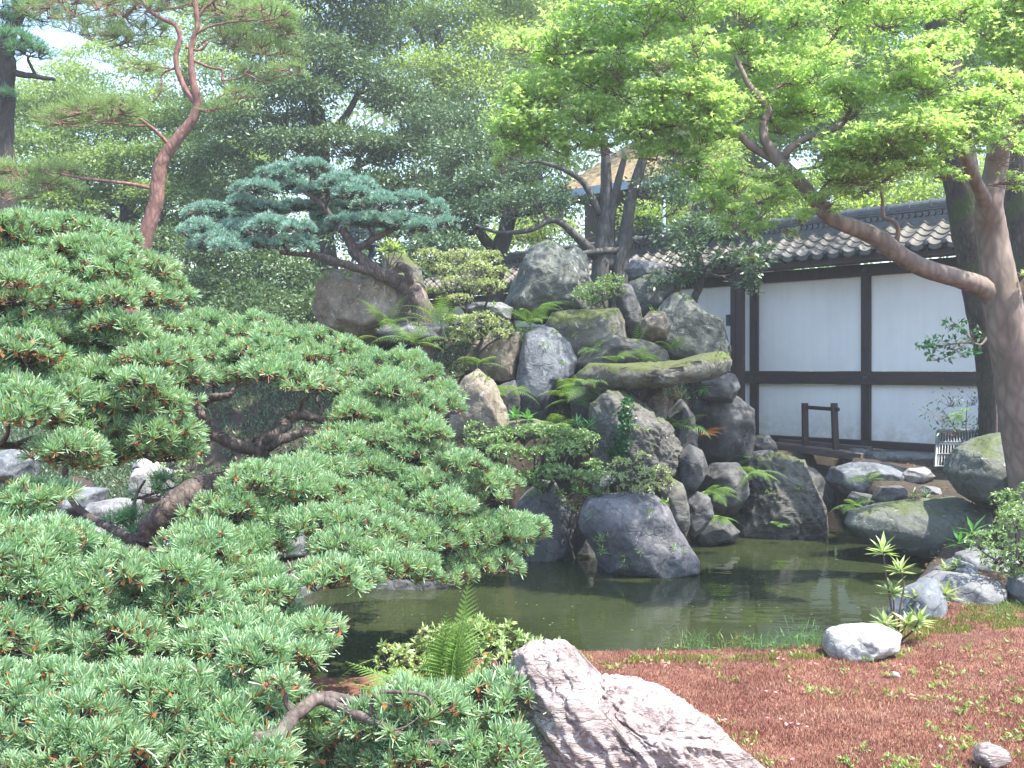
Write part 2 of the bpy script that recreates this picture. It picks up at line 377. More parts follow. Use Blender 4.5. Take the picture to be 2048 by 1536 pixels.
def plaster():
    m, t, b, out = nodes('plaster'); geo = N(t, "ShaderNodeNewGeometry"); sp = N(t, "ShaderNodeSeparateXYZ"); t.links.new(geo.outputs["Position"], sp.inputs[0])
    n = noise(t, geo.outputs["Position"], 1.1, 6, 0.7); n2 = noise(t, geo.outputs["Position"], 9, 6, 0.7)
    c = ramp(t, n, [(0.3, (0.82, 0.825, 0.83)), (0.6, (0.90, 0.90, 0.90))])
    mp = N(t, 'ShaderNodeMapping'); mp.inputs['Scale'].default_value = (5, 5, .35); t.links.new(geo.outputs['Position'], mp.inputs[0])
    c = mixc(t, 1.0, c, ramp(t, noise(t, mp.outputs[0], 2.2, 5, .65), [(.3, (.95, .945, .935)), (.6, (1, 1, 1))]), 'MULTIPLY')
    low = mathn(t, 'SUBTRACT', 1.0, mathn(t, 'MULTIPLY', mathn(t, 'SUBTRACT', sp.outputs[2], 0.9), 2.2), True)
    st = mathn(t, 'MULTIPLY', low, ramp(t, n2, [(0.35, (0, 0, 0)), (0.65, (0.7, 0.7, 0.7))]))
    c = mixc(t, st, c, (0.52, 0.46, 0.38))
    t.links.new(c, b.inputs["Base Color"]); b.inputs["Roughness"].default_value = 0.85
    bp = N(t, "ShaderNodeBump"); bp.inputs["Strength"].default_value = 0.1; bp.inputs["Distance"].default_value = 0.01
    t.links.new(n2, bp.inputs["Height"]); t.links.new(bp.outputs[0], b.inputs["Normal"]); return m
M['plaster'] = plaster()

def water_mat():
    m, t, b, out = nodes('water'); geo = N(t, "ShaderNodeNewGeometry")
    n = noise(t, geo.outputs["Position"], 0.8, 4, 0.6, 0.5)
    c = ramp(t, n, [(0.3, (0.017, 0.023, 0.009)), (0.7, (0.033, 0.041, 0.016))])
    t.links.new(c, b.inputs["Base Color"]); b.inputs["Roughness"].default_value = 0.03; b.inputs["IOR"].default_value = 1.33
    mp = N(t, "ShaderNodeMapping"); mp.inputs["Scale"].default_value = (0.55, 1.5, 1); mp.inputs["Rotation"].default_value = (0, 0, rad(-14)); t.links.new(geo.outputs["Position"], mp.inputs[0])
    a = noise(t, mp.outputs[0], 6.0, 2, 0.5, 0.5); d = noise(t, mp.outputs[0], 1.6, 2, 0.5)
    h = mathn(t, 'ADD', mathn(t, 'MULTIPLY', a, 0.35), mathn(t, 'MULTIPLY', d, 1.0))
    bp = N(t, "ShaderNodeBump"); bp.inputs["Strength"].default_value = 0.11; bp.inputs["Distance"].default_value = 0.05
    t.links.new(h, bp.inputs["Height"]); t.links.new(bp.outputs[0], b.inputs["Normal"]); return m
M['water'] = water_mat()

def ground_mat():
    m, t, b, out = nodes('ground'); geo = N(t, "ShaderNodeNewGeometry"); pos = geo.outputs["Position"]
    sp = N(t, "ShaderNodeSeparateXYZ"); t.links.new(pos, sp.inputs[0])
    n1 = noise(t, pos, 3.0, 7, 0.7); n2 = noise(t, pos, 0.9, 4); n3 = noise(t, pos, 40, 4, 0.7)
    red = ramp(t, n1, [(0.3, (0.08, 0.033, 0.022)), (0.55, (0.16, 0.065, 0.040)), (0.75, (0.22, 0.15, 0.07))])
    soil = ramp(t, n1, [(0.3, (0.018, 0.013, 0.010)), (0.5, (0.045, 0.030, 0.022)), (0.68, (0.04, 0.045, 0.016))])
    near = ramp(t, mathn(t, 'MULTIPLY', mathn(t, 'ADD', sp.outputs[1], mathn(t, 'MULTIPLY', n2, 1.5)), 0.1), [(0.80, (1, 1, 1)), (0.88, (0, 0, 0))])
    c = mixc(t, near, soil, red)
    far = ramp(t, mathn(t, 'MULTIPLY', sp.outputs[1], 0.01), [(0.2, (0, 0, 0)), (0.4, (1, 1, 1))])
    c = mixc(t, far, c, (0.05, 0.075, 0.025))
    c = mixc(t, 0.6, c, ramp(t, n3, [(0.3, (0.5, 0.5, 0.5)), (0.7, (1.3, 1.3, 1.3))]), 'MULTIPLY')
    t.links.new(c, b.inputs["Base Color"]); b.inputs["Roughness"].default_value = 0.95
    bp = N(t, "ShaderNodeBump"); bp.inputs["Strength"].default_value = 0.8; bp.inputs["Distance"].default_value = 0.04
    t.links.new(n1, bp.inputs["Height"]); t.links.new(bp.outputs[0], b.inputs["Normal"]); return m
M['ground'] = ground_mat()

# ------------------------------------------------------------------ ground and water
def at_z(px, py, z=0.0):
    d = (CAMZ - z) * F / (py - HY); return ((px - 1024) / F * d, d)
POND = [at_z(p[0], p[1], .09 if p[1] > 1235 and p[0] > 1100 else 0.0) for p in [(1150, 1322), (1400, 1316), (1560, 1312), (1700, 1300), (1780, 1240), (1850, 1175), (1900, 1130), (1870, 1105), (1760, 1085), (1705, 1040), (1690, 1005),
        (1690, 980), (1600, 978), (1620, 1010), (1640, 1012), (1480, 1022), (1390, 1035), (1370, 1050), (1180, 1055), (1040, 1065), (900, 1105), (730, 1130),
        (590, 1170), (500, 1230), (470, 1330), (560, 1410), (700, 1420), (850, 1390), (1000, 1350)]]
def ground_z(x, y):
    x = np.asarray(x, float); y = np.asarray(y, float)
    base = 0.12 + 0.05 * np.clip(7.0 - y, 0, 6) + 0.10 * sstep(1.5, 4.0, x)
    base = base + 0.55 * sstep(8.5, 13.5, y)                       # ground climbs to the wall
    rise = sstep(10.7, 13.2, y) * sstep(17.0, 14.2, y)
    win = sstep(-5.5, -3.2, x) * sstep(3.1, 1.6, x)
    mound = 1.75 * rise * win
    hill = 0.9 * sstep(9.5, 16, y) * sstep(-1.5, -4.5, x)
    z = base + np.maximum(mound, hill)
    z = z + 0.04 * fbm(np.stack([x * 1.3, y * 1.3, 0 * x], -1), 3)
    inside = in_poly(x, y, POND); d = poly_dist(x, y, POND); s = np.where(inside, -d, d)
    k = sstep(-0.16, 0.04, s)
    return z * k - 0.45 * (1 - k)
def grid(x0, x1, y0, y1, st):
    xs = np.arange(x0, x1 + st / 2, st); ys = np.arange(y0, y1 + st / 2, st)
    X, Y = np.meshgrid(xs, ys); nx, ny = len(xs), len(ys)
    i = np.arange(ny - 1)[:, None] * nx + np.arange(nx - 1)[None]
    return X, Y, np.stack([i, i + 1, i + nx + 1, i + nx], -1).reshape(-1, 4)
def warp(n, lo, hi, far):
    """axis with fine steps between lo and hi and long ones out to +-far"""
    inner = np.arange(lo, hi + n / 2, n); g = []
    s, p = n, hi
    while p < far: s *= 1.5; p += s; g.append(p)
    h = []; s, p = n, lo
    while p > -far: s *= 1.5; p -= s; h.append(p)
    return np.array(h[::-1] + list(inner) + g)
xs = warp(0.08, -7, 8, 90); ys = warp(0.08, 2.0, 18, 90)
X, Y = np.meshgrid(xs, ys); nx, ny = len(xs), len(ys)
Z = ground_z(X, Y)
i = np.arange(ny - 1)[:, None] * nx + np.arange(nx - 1)[None]
g = mesh("ground", np.stack([X, Y, Z], -1), np.stack([i, i + 1, i + nx + 1, i + nx], -1).reshape(-1, 4), M['ground'], smooth=True)
tag(g, kind="structure", label="ground of red moss and bare soil round the pond")
pp = np.array(POND); x0, y0 = pp.min(0) - 0.4; x1, y1 = pp.max(0) + 0.4
wv = mesh("water", [(x0, y0, 0), (x1, y0, 0), (x1, y1, 0), (x0, y1, 0)], [[0, 1, 2, 3]], M['water'])
tag(wv, kind="structure", label="olive green pond water reflecting the white wall")

# ------------------------------------------------------------------ rocks
import bmesh
_ico = {}
def ico(n):
    if n not in _ico:
        bm = bmesh.new(); bmesh.ops.create_icosphere(bm, subdivisions=n, radius=1.0)
        _ico[n] = (np.array([v.co[:] for v in bm.verts]), np.array([[v.index for v in f.verts] for f in bm.faces])); bm.free()
    return _ico[n]
def poly_radius(poly, c, th):
    r = np.zeros_like(th); dx, dy = np.cos(th), np.sin(th); n = len(poly)
    for i in range(n):
        ax, ay = poly[i][0] - c[0], poly[i][1] - c[1]; bx, by = poly[(i + 1) % n][0] - c[0], poly[(i + 1) % n][1] - c[1]
        ex, ey = bx - ax, by - ay; den = dx * ey - dy * ex
        with np.errstate(divide='ignore', invalid='ignore'):
            t = (ax * ey - ay * ex) / den; u = (ax * dy - ay * dx) / den
        ok = (np.abs(den) > 1e-9) & (t > 0) & (u >= -1e-6) & (u <= 1 + 1e-6)
        r = np.where(ok & (t > r), t, r)
    return r
ROCKS = []
def rock(poly, d, thick, mat, label, name="rock", cat="rock", group=None, sub=5, seed=0, facets=12, rough=0.07, box=0.72, strata=None, back=1.0):
    """a boulder that fills the outline at its own distance; thick = half depth in metres"""
    rg = np.random.default_rng(100 + seed); U, Fc = ico(sub); U = U.copy()
    A = np.array([(P(px, py, d)[0], P(px, py, d)[2]) for px, py in poly]); c = (A.max(0) + A.min(0)) / 2
    cen = A.mean(0); c = (c + cen) / 2
    nk = unit(rg.normal(size=(facets, 3)) + np.array([0, 0, 0])); nk[:, 2] = np.abs(nk[:, 2]) * np.where(rg.random(facets) < .75, 1, -1) + 0.25; nk = unit(nk)
    ok = 0.70 + 0.22 * rg.random(facets)
    dt = np.maximum(U @ nk.T, 1e-3); s = np.minimum(1.0, (ok / dt).min(1))
    UU = U * s[:, None]
    th = np.arctan2(U[:, 1], U[:, 0]); R = poly_radius([tuple(a) for a in A], c, th)
    m = np.hypot(UU[:, 0], UU[:, 1]); m0 = np.hypot(U[:, 0], U[:, 1])
    m = np.clip(m, 0, 1) ** box
    bn = ((th + np.pi) / (2 * np.pi) * 24).astype(int) % 24; mx = np.array([m[bn == q].max() for q in range(24)]); mx = (mx + np.roll(mx, 1) + np.roll(mx, -1)) / 3
    tt = (th + np.pi) / (2 * np.pi) * 24 - .5; q0 = np.floor(tt).astype(int); fq = tt - q0; mxi = mx[q0 % 24] * (1 - fq) + mx[(q0 + 1) % 24] * fq
    m = m / mxi * 1.03
    wz = np.sign(UU[:, 2]) * np.abs(UU[:, 2]) ** 0.9
    V = np.stack([c[0] + R * m * np.cos(th), d - thick * wz * np.where(wz < 0, back, 1.0), c[1] + R * m * np.sin(th)], -1)
    rm = R.mean(); cc = np.array([c[0], d, c[1]]); dirv = unit((V - cc) / np.array([rm, thick, rm]))
    q = V / rm
    if strata is not None:
        a = rad(strata); al = q[:, 0] * math.cos(a) + q[:, 2] * math.sin(a); ac = -q[:, 0] * math.sin(a) + q[:, 2] * math.cos(a)
        st = fbm(np.stack([al * 1.3, q[:, 1] * 2.2, ac * 4.2], -1) + seed, 6)
        st2 = fbm(np.stack([al * 3.5, q[:, 1] * 5, ac * 15.0], -1) + seed, 4)
        cr = np.abs(fbm(np.stack([al * 1.1, q[:, 1] * 1.4, ac * 2.6], -1) + seed * 3, 4)); disp = rough * (1.1 * (1 - 2 * np.abs(st)) - .5 + st2 * 0.65 - .7 * np.clip(1 - cr / .05, 0, 1) + .35 * fbm(q * 16 + seed, 3))
    else:
        disp = rough * (1.1 * fbm(q * 1.5 + seed, 4) + 0.5 * (0.5 - np.abs(fbm(q * 2.6 + seed * 2, 4)) * 2) + .16 * fbm(q * 11 + seed, 3))
    V = V + dirv * (disp * rm)[:, None]
    base = np.array([c[0], d, V[:, 2].min()])
    o = mesh(name, V, Fc, M[mat], smooth=True, origin=base)
    ROCKS.append(o)
    return tag(o, label, cat, group)

G1 = "rocks piled into the artificial hill"
G2 = "rocks along the pond edge"
rock([(1005,620),(1025,570),(1045,528),(1062,500),(1088,486),(1112,490),(1132,503),(1150,492),(1172,510),(1180,545),(1190,600),(1180,640),(1100,645),(1020,640)], 13.6, .55, 'st_green', "tall pale green-grey twin peaked rock crowning the rock hill", group=G1, seed=1, facets=16, rough=.11, sub=6)
rock([(1042,700),(1050,668),(1078,655),(1110,658),(1140,690),(1154,722),(1142,752),(1112,775),(1098,815),(1085,850),(1030,850),(1022,800),(1036,745)], 11.9, .38, 'st_blue', "smooth blue-grey upright rock like a bent knee, left of the fern clump", group=G1, seed=2, facets=5, rough=.05)
rock([(1095,650),(1108,626),(1170,620),(1232,618),(1252,640),(1262,680),(1235,712),(1170,735),(1120,715)], 12.5, .55, 'st_moss', "squat flat topped moss covered boulder below the peaked rock", group=G1, seed=3, facets=8)
rock([(1232,590),(1245,568),(1262,572),(1282,625),(1298,680),(1262,692),(1238,650)], 12.7, .3, 'st_dark', "narrow dark wedge of rock right of the small azalea", group=G1, seed=4)
rock([(1250,585),(1262,562),(1290,550),(1350,554),(1362,575),(1340,606),(1318,640),(1270,640),(1255,615)], 13.4, .4, 'st_green', "angular grey block highest at the right of the hill, under the camellia", group=G1, seed=5, facets=16)
rock([(1305,660),(1322,615),(1350,588),(1368,590),(1400,618),(1440,640),(1456,675),(1468,702),(1456,735),(1400,745),(1320,725)], 12.9, .6, 'st_green', "large sloping grey boulder standing against the white wall", group=G1, seed=6, facets=12, sub=6)
rock([(1285,640),(1300,622),(1330,625),(1342,650),(1335,678),(1300,682),(1283,665)], 12.2, .25, 'st_brown', "small round brown stone held between larger rocks above the slab", group=G1, seed=7)
rock([(1140,735),(1180,700),(1225,672),(1262,678),(1300,685),(1335,700),(1340,730),(1240,745),(1160,745)], 12.0, .4, 'st_streak', "jagged light grey rock lying just above the mossy slab", group=G1, seed=8, facets=16, rough=.12)
rock([(1160,748),(1182,726),(1250,728),(1300,726),(1355,722),(1405,708),(1440,704),(1456,722),(1448,745),(1420,758),(1350,768),(1280,778),(1200,782),(1165,770)], 10.9, .5, 'st_moss', "flat overhanging slab covered in moss with a pale broken end", group=G1, seed=9, facets=6, rough=.16, sub=6, box=.6)
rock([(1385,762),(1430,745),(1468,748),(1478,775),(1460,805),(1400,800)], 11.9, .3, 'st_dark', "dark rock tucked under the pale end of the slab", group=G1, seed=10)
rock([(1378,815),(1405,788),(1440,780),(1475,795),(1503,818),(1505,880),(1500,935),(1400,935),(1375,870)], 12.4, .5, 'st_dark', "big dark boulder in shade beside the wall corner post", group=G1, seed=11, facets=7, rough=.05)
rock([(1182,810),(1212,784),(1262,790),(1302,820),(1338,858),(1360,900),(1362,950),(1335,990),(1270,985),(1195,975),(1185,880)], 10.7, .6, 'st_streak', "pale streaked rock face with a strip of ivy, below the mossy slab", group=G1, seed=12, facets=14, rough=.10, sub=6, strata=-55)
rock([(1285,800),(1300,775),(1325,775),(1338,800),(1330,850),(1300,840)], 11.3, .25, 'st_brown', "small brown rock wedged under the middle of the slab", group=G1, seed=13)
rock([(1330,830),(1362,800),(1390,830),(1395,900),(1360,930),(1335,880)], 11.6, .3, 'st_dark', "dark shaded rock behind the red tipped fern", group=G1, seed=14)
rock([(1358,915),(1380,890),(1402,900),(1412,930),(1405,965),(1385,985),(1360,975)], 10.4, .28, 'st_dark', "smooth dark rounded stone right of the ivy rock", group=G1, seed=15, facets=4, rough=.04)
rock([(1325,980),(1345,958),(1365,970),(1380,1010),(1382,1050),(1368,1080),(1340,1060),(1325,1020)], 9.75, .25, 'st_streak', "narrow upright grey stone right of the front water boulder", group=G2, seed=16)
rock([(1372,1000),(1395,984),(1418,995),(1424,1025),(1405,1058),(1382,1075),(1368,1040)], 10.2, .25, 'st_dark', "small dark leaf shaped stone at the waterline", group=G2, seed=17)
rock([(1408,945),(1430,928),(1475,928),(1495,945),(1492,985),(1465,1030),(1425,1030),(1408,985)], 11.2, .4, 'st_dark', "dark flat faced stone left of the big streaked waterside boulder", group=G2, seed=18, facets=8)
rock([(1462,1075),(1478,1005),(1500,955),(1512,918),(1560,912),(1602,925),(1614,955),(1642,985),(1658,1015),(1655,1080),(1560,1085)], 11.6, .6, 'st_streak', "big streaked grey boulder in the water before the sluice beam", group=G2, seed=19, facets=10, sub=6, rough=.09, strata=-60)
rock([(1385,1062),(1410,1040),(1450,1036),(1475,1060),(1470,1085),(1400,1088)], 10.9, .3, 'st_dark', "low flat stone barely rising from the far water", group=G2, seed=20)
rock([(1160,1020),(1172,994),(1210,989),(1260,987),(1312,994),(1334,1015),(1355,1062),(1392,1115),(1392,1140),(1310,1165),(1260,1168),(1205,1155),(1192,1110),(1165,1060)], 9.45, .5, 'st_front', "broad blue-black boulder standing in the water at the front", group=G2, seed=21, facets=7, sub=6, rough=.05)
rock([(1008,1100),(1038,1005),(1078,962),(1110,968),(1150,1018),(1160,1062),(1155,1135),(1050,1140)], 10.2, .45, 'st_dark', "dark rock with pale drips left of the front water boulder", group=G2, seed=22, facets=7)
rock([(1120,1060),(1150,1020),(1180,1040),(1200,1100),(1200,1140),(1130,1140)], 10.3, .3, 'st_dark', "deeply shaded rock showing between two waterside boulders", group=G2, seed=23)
rock([(900,800),(930,752),(955,742),(988,768),(1010,815),(1022,870),(1000,900),(940,900),(905,860)], 11.0, .4, 'st_brown', "ochre brown cracked rock at the tip of the near pine", group=G1, seed=24, facets=14, rough=.1)
rock([(1000,860),(1020,843),(1065,838),(1110,848),(1125,866),(1060,880)], 10.8, .3, 'st_brown', "low flat brown stone above the layered azalea", group=G1, seed=25)
rock([(632,625),(648,572),(670,543),(705,540),(760,548),(805,546),(838,568),(856,612),(856,680),(740,690),(640,680)], 12.3, .7, 'st_brown', "huge tan boulder with white lichen behind the leaning pine trunk", group=G1, seed=26, facets=12, sub=6, rough=.09)
rock([(755,665),(770,650),(840,645),(885,655),(885,680),(800,690)], 11.6, .4, 'st_grey', "flat grey ledge stone under the leaning pine base", group=G1, seed=27)
rock([(925,620),(945,606),(1000,604),(1025,615),(1020,640),(940,645)], 12.9, .35, 'st_grey', "flat pale ledge stone left of the peaked rock", group=G1, seed=28)
rock([(930,720),(955,680),(1000,660),(1038,670),(1045,710),(1030,760),(960,765)], 12.0, .4, 'st_brown', "brown shaded rock beneath the middle pale azalea", group=G1, seed=29)
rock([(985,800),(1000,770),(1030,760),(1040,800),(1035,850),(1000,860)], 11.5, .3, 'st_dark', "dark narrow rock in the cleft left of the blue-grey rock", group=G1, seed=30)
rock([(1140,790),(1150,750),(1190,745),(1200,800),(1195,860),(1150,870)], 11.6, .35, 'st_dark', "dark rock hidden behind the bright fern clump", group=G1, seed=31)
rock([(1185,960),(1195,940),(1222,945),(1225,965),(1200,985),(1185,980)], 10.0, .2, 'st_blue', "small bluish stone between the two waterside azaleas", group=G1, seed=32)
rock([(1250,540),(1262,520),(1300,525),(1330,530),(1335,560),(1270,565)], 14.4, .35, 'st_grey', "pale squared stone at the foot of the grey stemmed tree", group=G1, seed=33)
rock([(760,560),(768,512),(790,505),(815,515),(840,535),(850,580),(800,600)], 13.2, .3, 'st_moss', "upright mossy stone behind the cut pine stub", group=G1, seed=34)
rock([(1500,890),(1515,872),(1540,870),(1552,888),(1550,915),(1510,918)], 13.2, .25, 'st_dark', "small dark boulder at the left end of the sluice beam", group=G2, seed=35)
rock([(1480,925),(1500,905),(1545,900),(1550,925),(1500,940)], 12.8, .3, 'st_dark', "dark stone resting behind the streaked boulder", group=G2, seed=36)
rock([(1545,1010),(1560,950),(1600,928),(1640,940),(1668,975),(1672,1020),(1600,1040)], 12.4, .4, 'st_dark', "dark rock in the channel behind the big streaked boulder", group=G2, seed=73)  # dark stone covers the bare channel bank
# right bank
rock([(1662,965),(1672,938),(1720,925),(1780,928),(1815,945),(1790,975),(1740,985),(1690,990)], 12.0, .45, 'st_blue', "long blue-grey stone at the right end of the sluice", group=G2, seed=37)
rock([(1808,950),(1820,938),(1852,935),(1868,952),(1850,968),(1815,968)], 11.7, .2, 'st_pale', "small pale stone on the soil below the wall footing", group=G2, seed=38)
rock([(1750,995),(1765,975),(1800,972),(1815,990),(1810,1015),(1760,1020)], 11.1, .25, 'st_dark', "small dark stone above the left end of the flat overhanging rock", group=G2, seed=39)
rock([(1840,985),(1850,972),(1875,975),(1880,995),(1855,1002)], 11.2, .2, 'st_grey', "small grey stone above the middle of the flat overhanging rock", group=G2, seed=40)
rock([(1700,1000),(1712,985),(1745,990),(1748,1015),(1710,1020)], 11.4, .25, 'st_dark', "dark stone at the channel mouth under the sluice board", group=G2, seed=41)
rock([(1698,1050),(1712,1024),(1760,1012),(1840,1003),(1920,998),(1962,1018),(1965,1050),(1925,1095),(1860,1118),(1800,1105),(1725,1075)], 10.1, .5, 'st_green', "wide flat blue-grey rock overhanging the water on the right", group=G2, seed=42, facets=6, sub=6, rough=.06)
rock([(1905,945),(1925,900),(1965,878),(2010,868),(2060,872),(2110,900),(2110,1000),(2040,1025),(1980,1020),(1930,990)], 9.6, .5, 'st_green', "large greenish boulder leaning against the maple trunk", group=G2, seed=43, facets=10, sub=6)
rock([(1915,1135),(1925,1112),(1975,1098),(2030,1105),(2035,1130),(1960,1150)], 8.5, .3, 'st_grey', "light grey stone highest on the right bank under the shrub", group=G2, seed=44)
rock([(1835,1225),(1850,1170),(1890,1148),(1950,1145),(1995,1165),(2000,1205),(1930,1240),(1870,1260)], 7.5, .35, 'st_grey', "rounded grey stone half way up the right bank", group=G2, seed=45, facets=7)
rock([(1775,1285),(1782,1225),(1822,1180),(1868,1160),(1895,1195),(1885,1250),(1850,1285),(1800,1300)], 7.1, .3, 'st_blue', "blue-grey stone sloping down to the water right of the stemmed plant", group=G2, seed=46)
rock([(1870,1180),(1880,1140),(1915,1120),(1945,1130),(1950,1160),(1910,1190)], 8.3, .25, 'st_blue', "blue-grey stone wedged low on the right bank by the broad leaves", group=G2, seed=47)
rock([(2030,1190),(2036,1160),(2060,1150),(2100,1170),(2095,1215),(2040,1210)], 7.2, .25, 'st_grey', "grey stone cut by the right picture edge", group=G2, seed=48)
rock([(1653,1285),(1662,1266),(1700,1256),(1770,1252),(1798,1268),(1796,1295),(1760,1312),(1700,1322),(1672,1325),(1655,1305)], 5.95, .22, 'st_white', "bright white angular rock on the moss at the water edge", group=None, seed=49, facets=14, rough=.09)
rock([(1018,1640),(1024,1500),(1028,1400),(1036,1330),(1060,1304),(1100,1302),(1134,1306),(1158,1352),(1205,1385),(1265,1384),(1340,1400),(1410,1436),(1470,1482),(1530,1530),(1580,1600),(1560,1660),(1250,1690)], 3.95, .42, 'st_pink', "large weathered pinkish rock with slanting ridges in the foreground", seed=50, facets=18, sub=7, rough=.075, strata=-48, box=.8)
rock([(1945,1512),(1955,1497),(1985,1490),(2012,1500),(2018,1518),(1990,1532),(1955,1530)], 4.1, .08, 'st_pink', "small pink rounded stone in the moss at the lower right", seed=51, sub=4)
rock([(1782,1352),(1786,1343),(1798,1347),(1802,1356),(1790,1360)], 5.5, .02, 'st_white', "tiny white pebble alone on the moss", name="pebble", cat="pebble", seed=52, sub=3)
# stones seen through the near pine
G3 = "stones seen through gaps in the near pine"
rock([(105,1020),(120,985),(165,975),(205,980),(200,1010),(150,1035),(110,1040)], 8.8, .35, 'st_blue', "blue-grey stone left of the squared block behind the near pine", group=G3, seed=53)
rock([(174,1050),(176,1008),(225,1000),(272,1004),(272,1050),(225,1060)], 8.4, .3, 'st_grey', "squared grey block behind the near pine trunk", group=G3, seed=54, facets=4, box=.4)
rock([(120,1110),(150,1065),(230,1055),(330,1060),(400,1080),(380,1120),(260,1135),(150,1130)], 7.6, .4, 'st_pale', "broad pale flat stone behind the near pine trunk", group=G3, seed=55)
rock([(258,985),(270,940),(310,928),(345,945),(345,995),(290,1010)], 9.0, .3, 'st_pale', "pale rounded stone above the squared block", group=G3, seed=56)
rock([(270,935),(285,915),(320,912),(340,925),(320,940)], 9.6, .3, 'st_pale', "small bright stone furthest back under the near pine branches", group=G3, seed=57)
rock([(-10,960),(0,905),(40,895),(62,920),(55,960),(10,970)], 8.2, .3, 'st_blue', "bluish stone at the left edge under the near pine", group=G3, seed=58)
rock([(720,1190),(735,1145),(800,1135),(880,1140),(905,1170),(895,1195),(780,1200)], 8.9, .35, 'st_dark', "low dark rock at the water under the tip of the near pine", group=G2, seed=59)
rock([(-20,1460),(-10,1370),(40,1335),(100,1350),(110,1400),(60,1460)], 4.6, .3, 'st_brown', "brown rock at the left edge low behind the near pine", group=G3, seed=60)
rock([(520,1190),(540,1150),(600,1140),(640,1160),(640,1200),(560,1215)], 8.6, .35, 'st_dark', "grey bank rock just behind the small stone post", group=G3, seed=61)
rock([(440,1100),(460,1050),(540,1040),(600,1060),(610,1110),(500,1130)], 9.3, .4, 'st_grey', "grey boulder deep under the near pine by the pond", group=G3, seed=62)
rock([(600,1400),(612,1370),(645,1372),(660,1400),(630,1420)], 5.7, .12, 'st_pale', "small pale stone beside the sparse fern at the near bank", group=G3, seed=63)

# ------------------------------------------------------------------ tile roofed garden wall
WB = np.array([4.98, 14.0, 0.0]); WD = np.array([-0.681, 0.732, 0.0]); WD /= np.linalg.norm(WD); WN = np.array([WD[1] * -1, WD[0], 0.0])
if WN[1] > 0: WN = -WN
def W(t, o, z): return WB + WD * t + WN * o + np.array([0, 0, z])
BOXF = np.array([[0,1,3,2],[4,6,7,5],[0,4,5,1],[2,3,7,6],[0,2,6,4],[1,5,7,3]])
def wbox(mb, t0, t1, o0, o1, z0, z1):
    mb.add([W(t, o, z) for t in (t0, t1) for o in (o0, o1) for z in (z0, z1)], BOXF)
def bevel(o, w=0.006):
    b = o.modifiers.new("bevel", 'BEVEL'); b.width = w; b.segments = 2; b.limit_method = 'ANGLE'; return o
wall = empty("garden_wall", W(0, 0, 0.6), "long white plastered garden wall with dark timber posts and a grey tiled roof", "wall")
posts = [-3.64, -1.82, 0.0, 1.82, 3.64, 5.46, 7.28, 9.1, 10.92]
for t in posts:
    mb = MB(); wbox(mb, t - .066, t + .066, -.03, .075, .60, 3.20); bevel(mb.build("post", M['wood_dark'], wall))
for a, b in zip(posts[:-1], posts[1:]):
    mb = MB(); wbox(mb, a + .067, b - .067, -.02, .02, .905, 1.675); mb.build("plaster_panel", M['plaster'], wall)
    mb = MB(); wbox(mb, a + .067, b - .067, -.02, .02, 1.87, 3.20); mb.build("plaster_panel", M['plaster'], wall)
T0, T1 = -3.9, 11.3
mb = MB(); wbox(mb, T0, T1, -.035, .085, 1.68, 1.865); bevel(mb.build("middle_rail", M['wood_rail'], wall))
mb = MB(); wbox(mb, T0, T1, -.04, .095, .80, .902); bevel(mb.build("sill_beam", M['wood_rail'], wall))
mb = MB(); wbox(mb, T0, T1, -.04, .10, 3.203, 3.36); bevel(mb.build("top_beam", M['wood_dark'], wall))
mb = MB()
for t in posts[1:]:
    for z, o in ((1.77, .088), (.85, .098), (3.28, .103)):
        c = W(t, o, z); th = np.linspace(0, 2 * np.pi, 11)[:-1]
        tube(mb, [c, c + WN * .02], [.034, .026], 10)
mb.build("peg", M['iron'], wall, smooth=False)
mb = MB(); wbox(mb, -3.9, -.25, -.12, .12, .45, .795); wbox(mb, 1.75, 11.3, -.12, .10, .35, .795); mb.build("stone_footing", M['st_grey'], wall)
# eaves and roof
OE, ZE, OR, ZR = .62, 3.47, .06, 3.86
mb = MB(); k = np.arange(T0 + .1, T1, .3)
for t in k:
    mb.add([W(t + a, o, z) for a in (-.025, .025) for (o, z) in ((.58, 3.40), (.58, 3.45), (.0, 3.80), (.0, 3.75))], np.array([[0,1,2,3],[7,6,5,4],[0,4,5,1],[1,5,6,2],[2,6,7,3],[3,7,4,0]]))
mb.build("rafters", M['wood_dark'], wall)
mb = MB()
for s in (1, -1):
    mb.add([W(t, s * o, z) for t in (T0, T1) for (o, z) in ((.60, 3.452), (.60, 3.470), (.0, 3.875), (.0, 3.855))], np.array([[0,1,2,3],[7,6,5,4],[0,4,5,1],[1,5,6,2],[2,6,7,3],[3,7,4,0]]))
wbox(mb, T0, T1, .52, .545, 3.36, 3.46)
mb.build("eave_boards", M['wood_dark'], wall)
def tiles(side):
    na, tw, rows = 10, .235, 5
    a = np.linspace(0, 1, na); prof = np.where(a < .70, -.028 * np.sin(np.pi * a / .70), .034 * np.sin(np.pi * (a - .70) / .30))
    V, Fq, n = [], [], 0
    nc = int((T1 - T0) / tw)
    for r in range(rows):
        f0, f1 = r / rows, (r + 1) / rows + .04
        for c in range(nc):
            t = T0 + c * tw; jit = RNG.normal(0, .004, 3)
            for (f, lift) in ((f0, -.002), (f0, .032), (f1, .008)):
                o = OE + (OR - OE) * min(f, 1.0); z = ZE + (ZR - ZE) * f + .012 + lift + jit[0]
                for kk in range(na):
                    tt = t + a[kk] * (tw - .004) * (1 if side > 0 else 1)
                    V.append(W(tt, side * (o + jit[1]), z + prof[kk]))
            for l in range(2):
                for kk in range(na - 1):
                    q = n + l * na + kk; Fq.append((q, q + 1, q + na + 1, q + na))
            n += 3 * na
    return np.array(V), np.array(Fq)
roofp = None
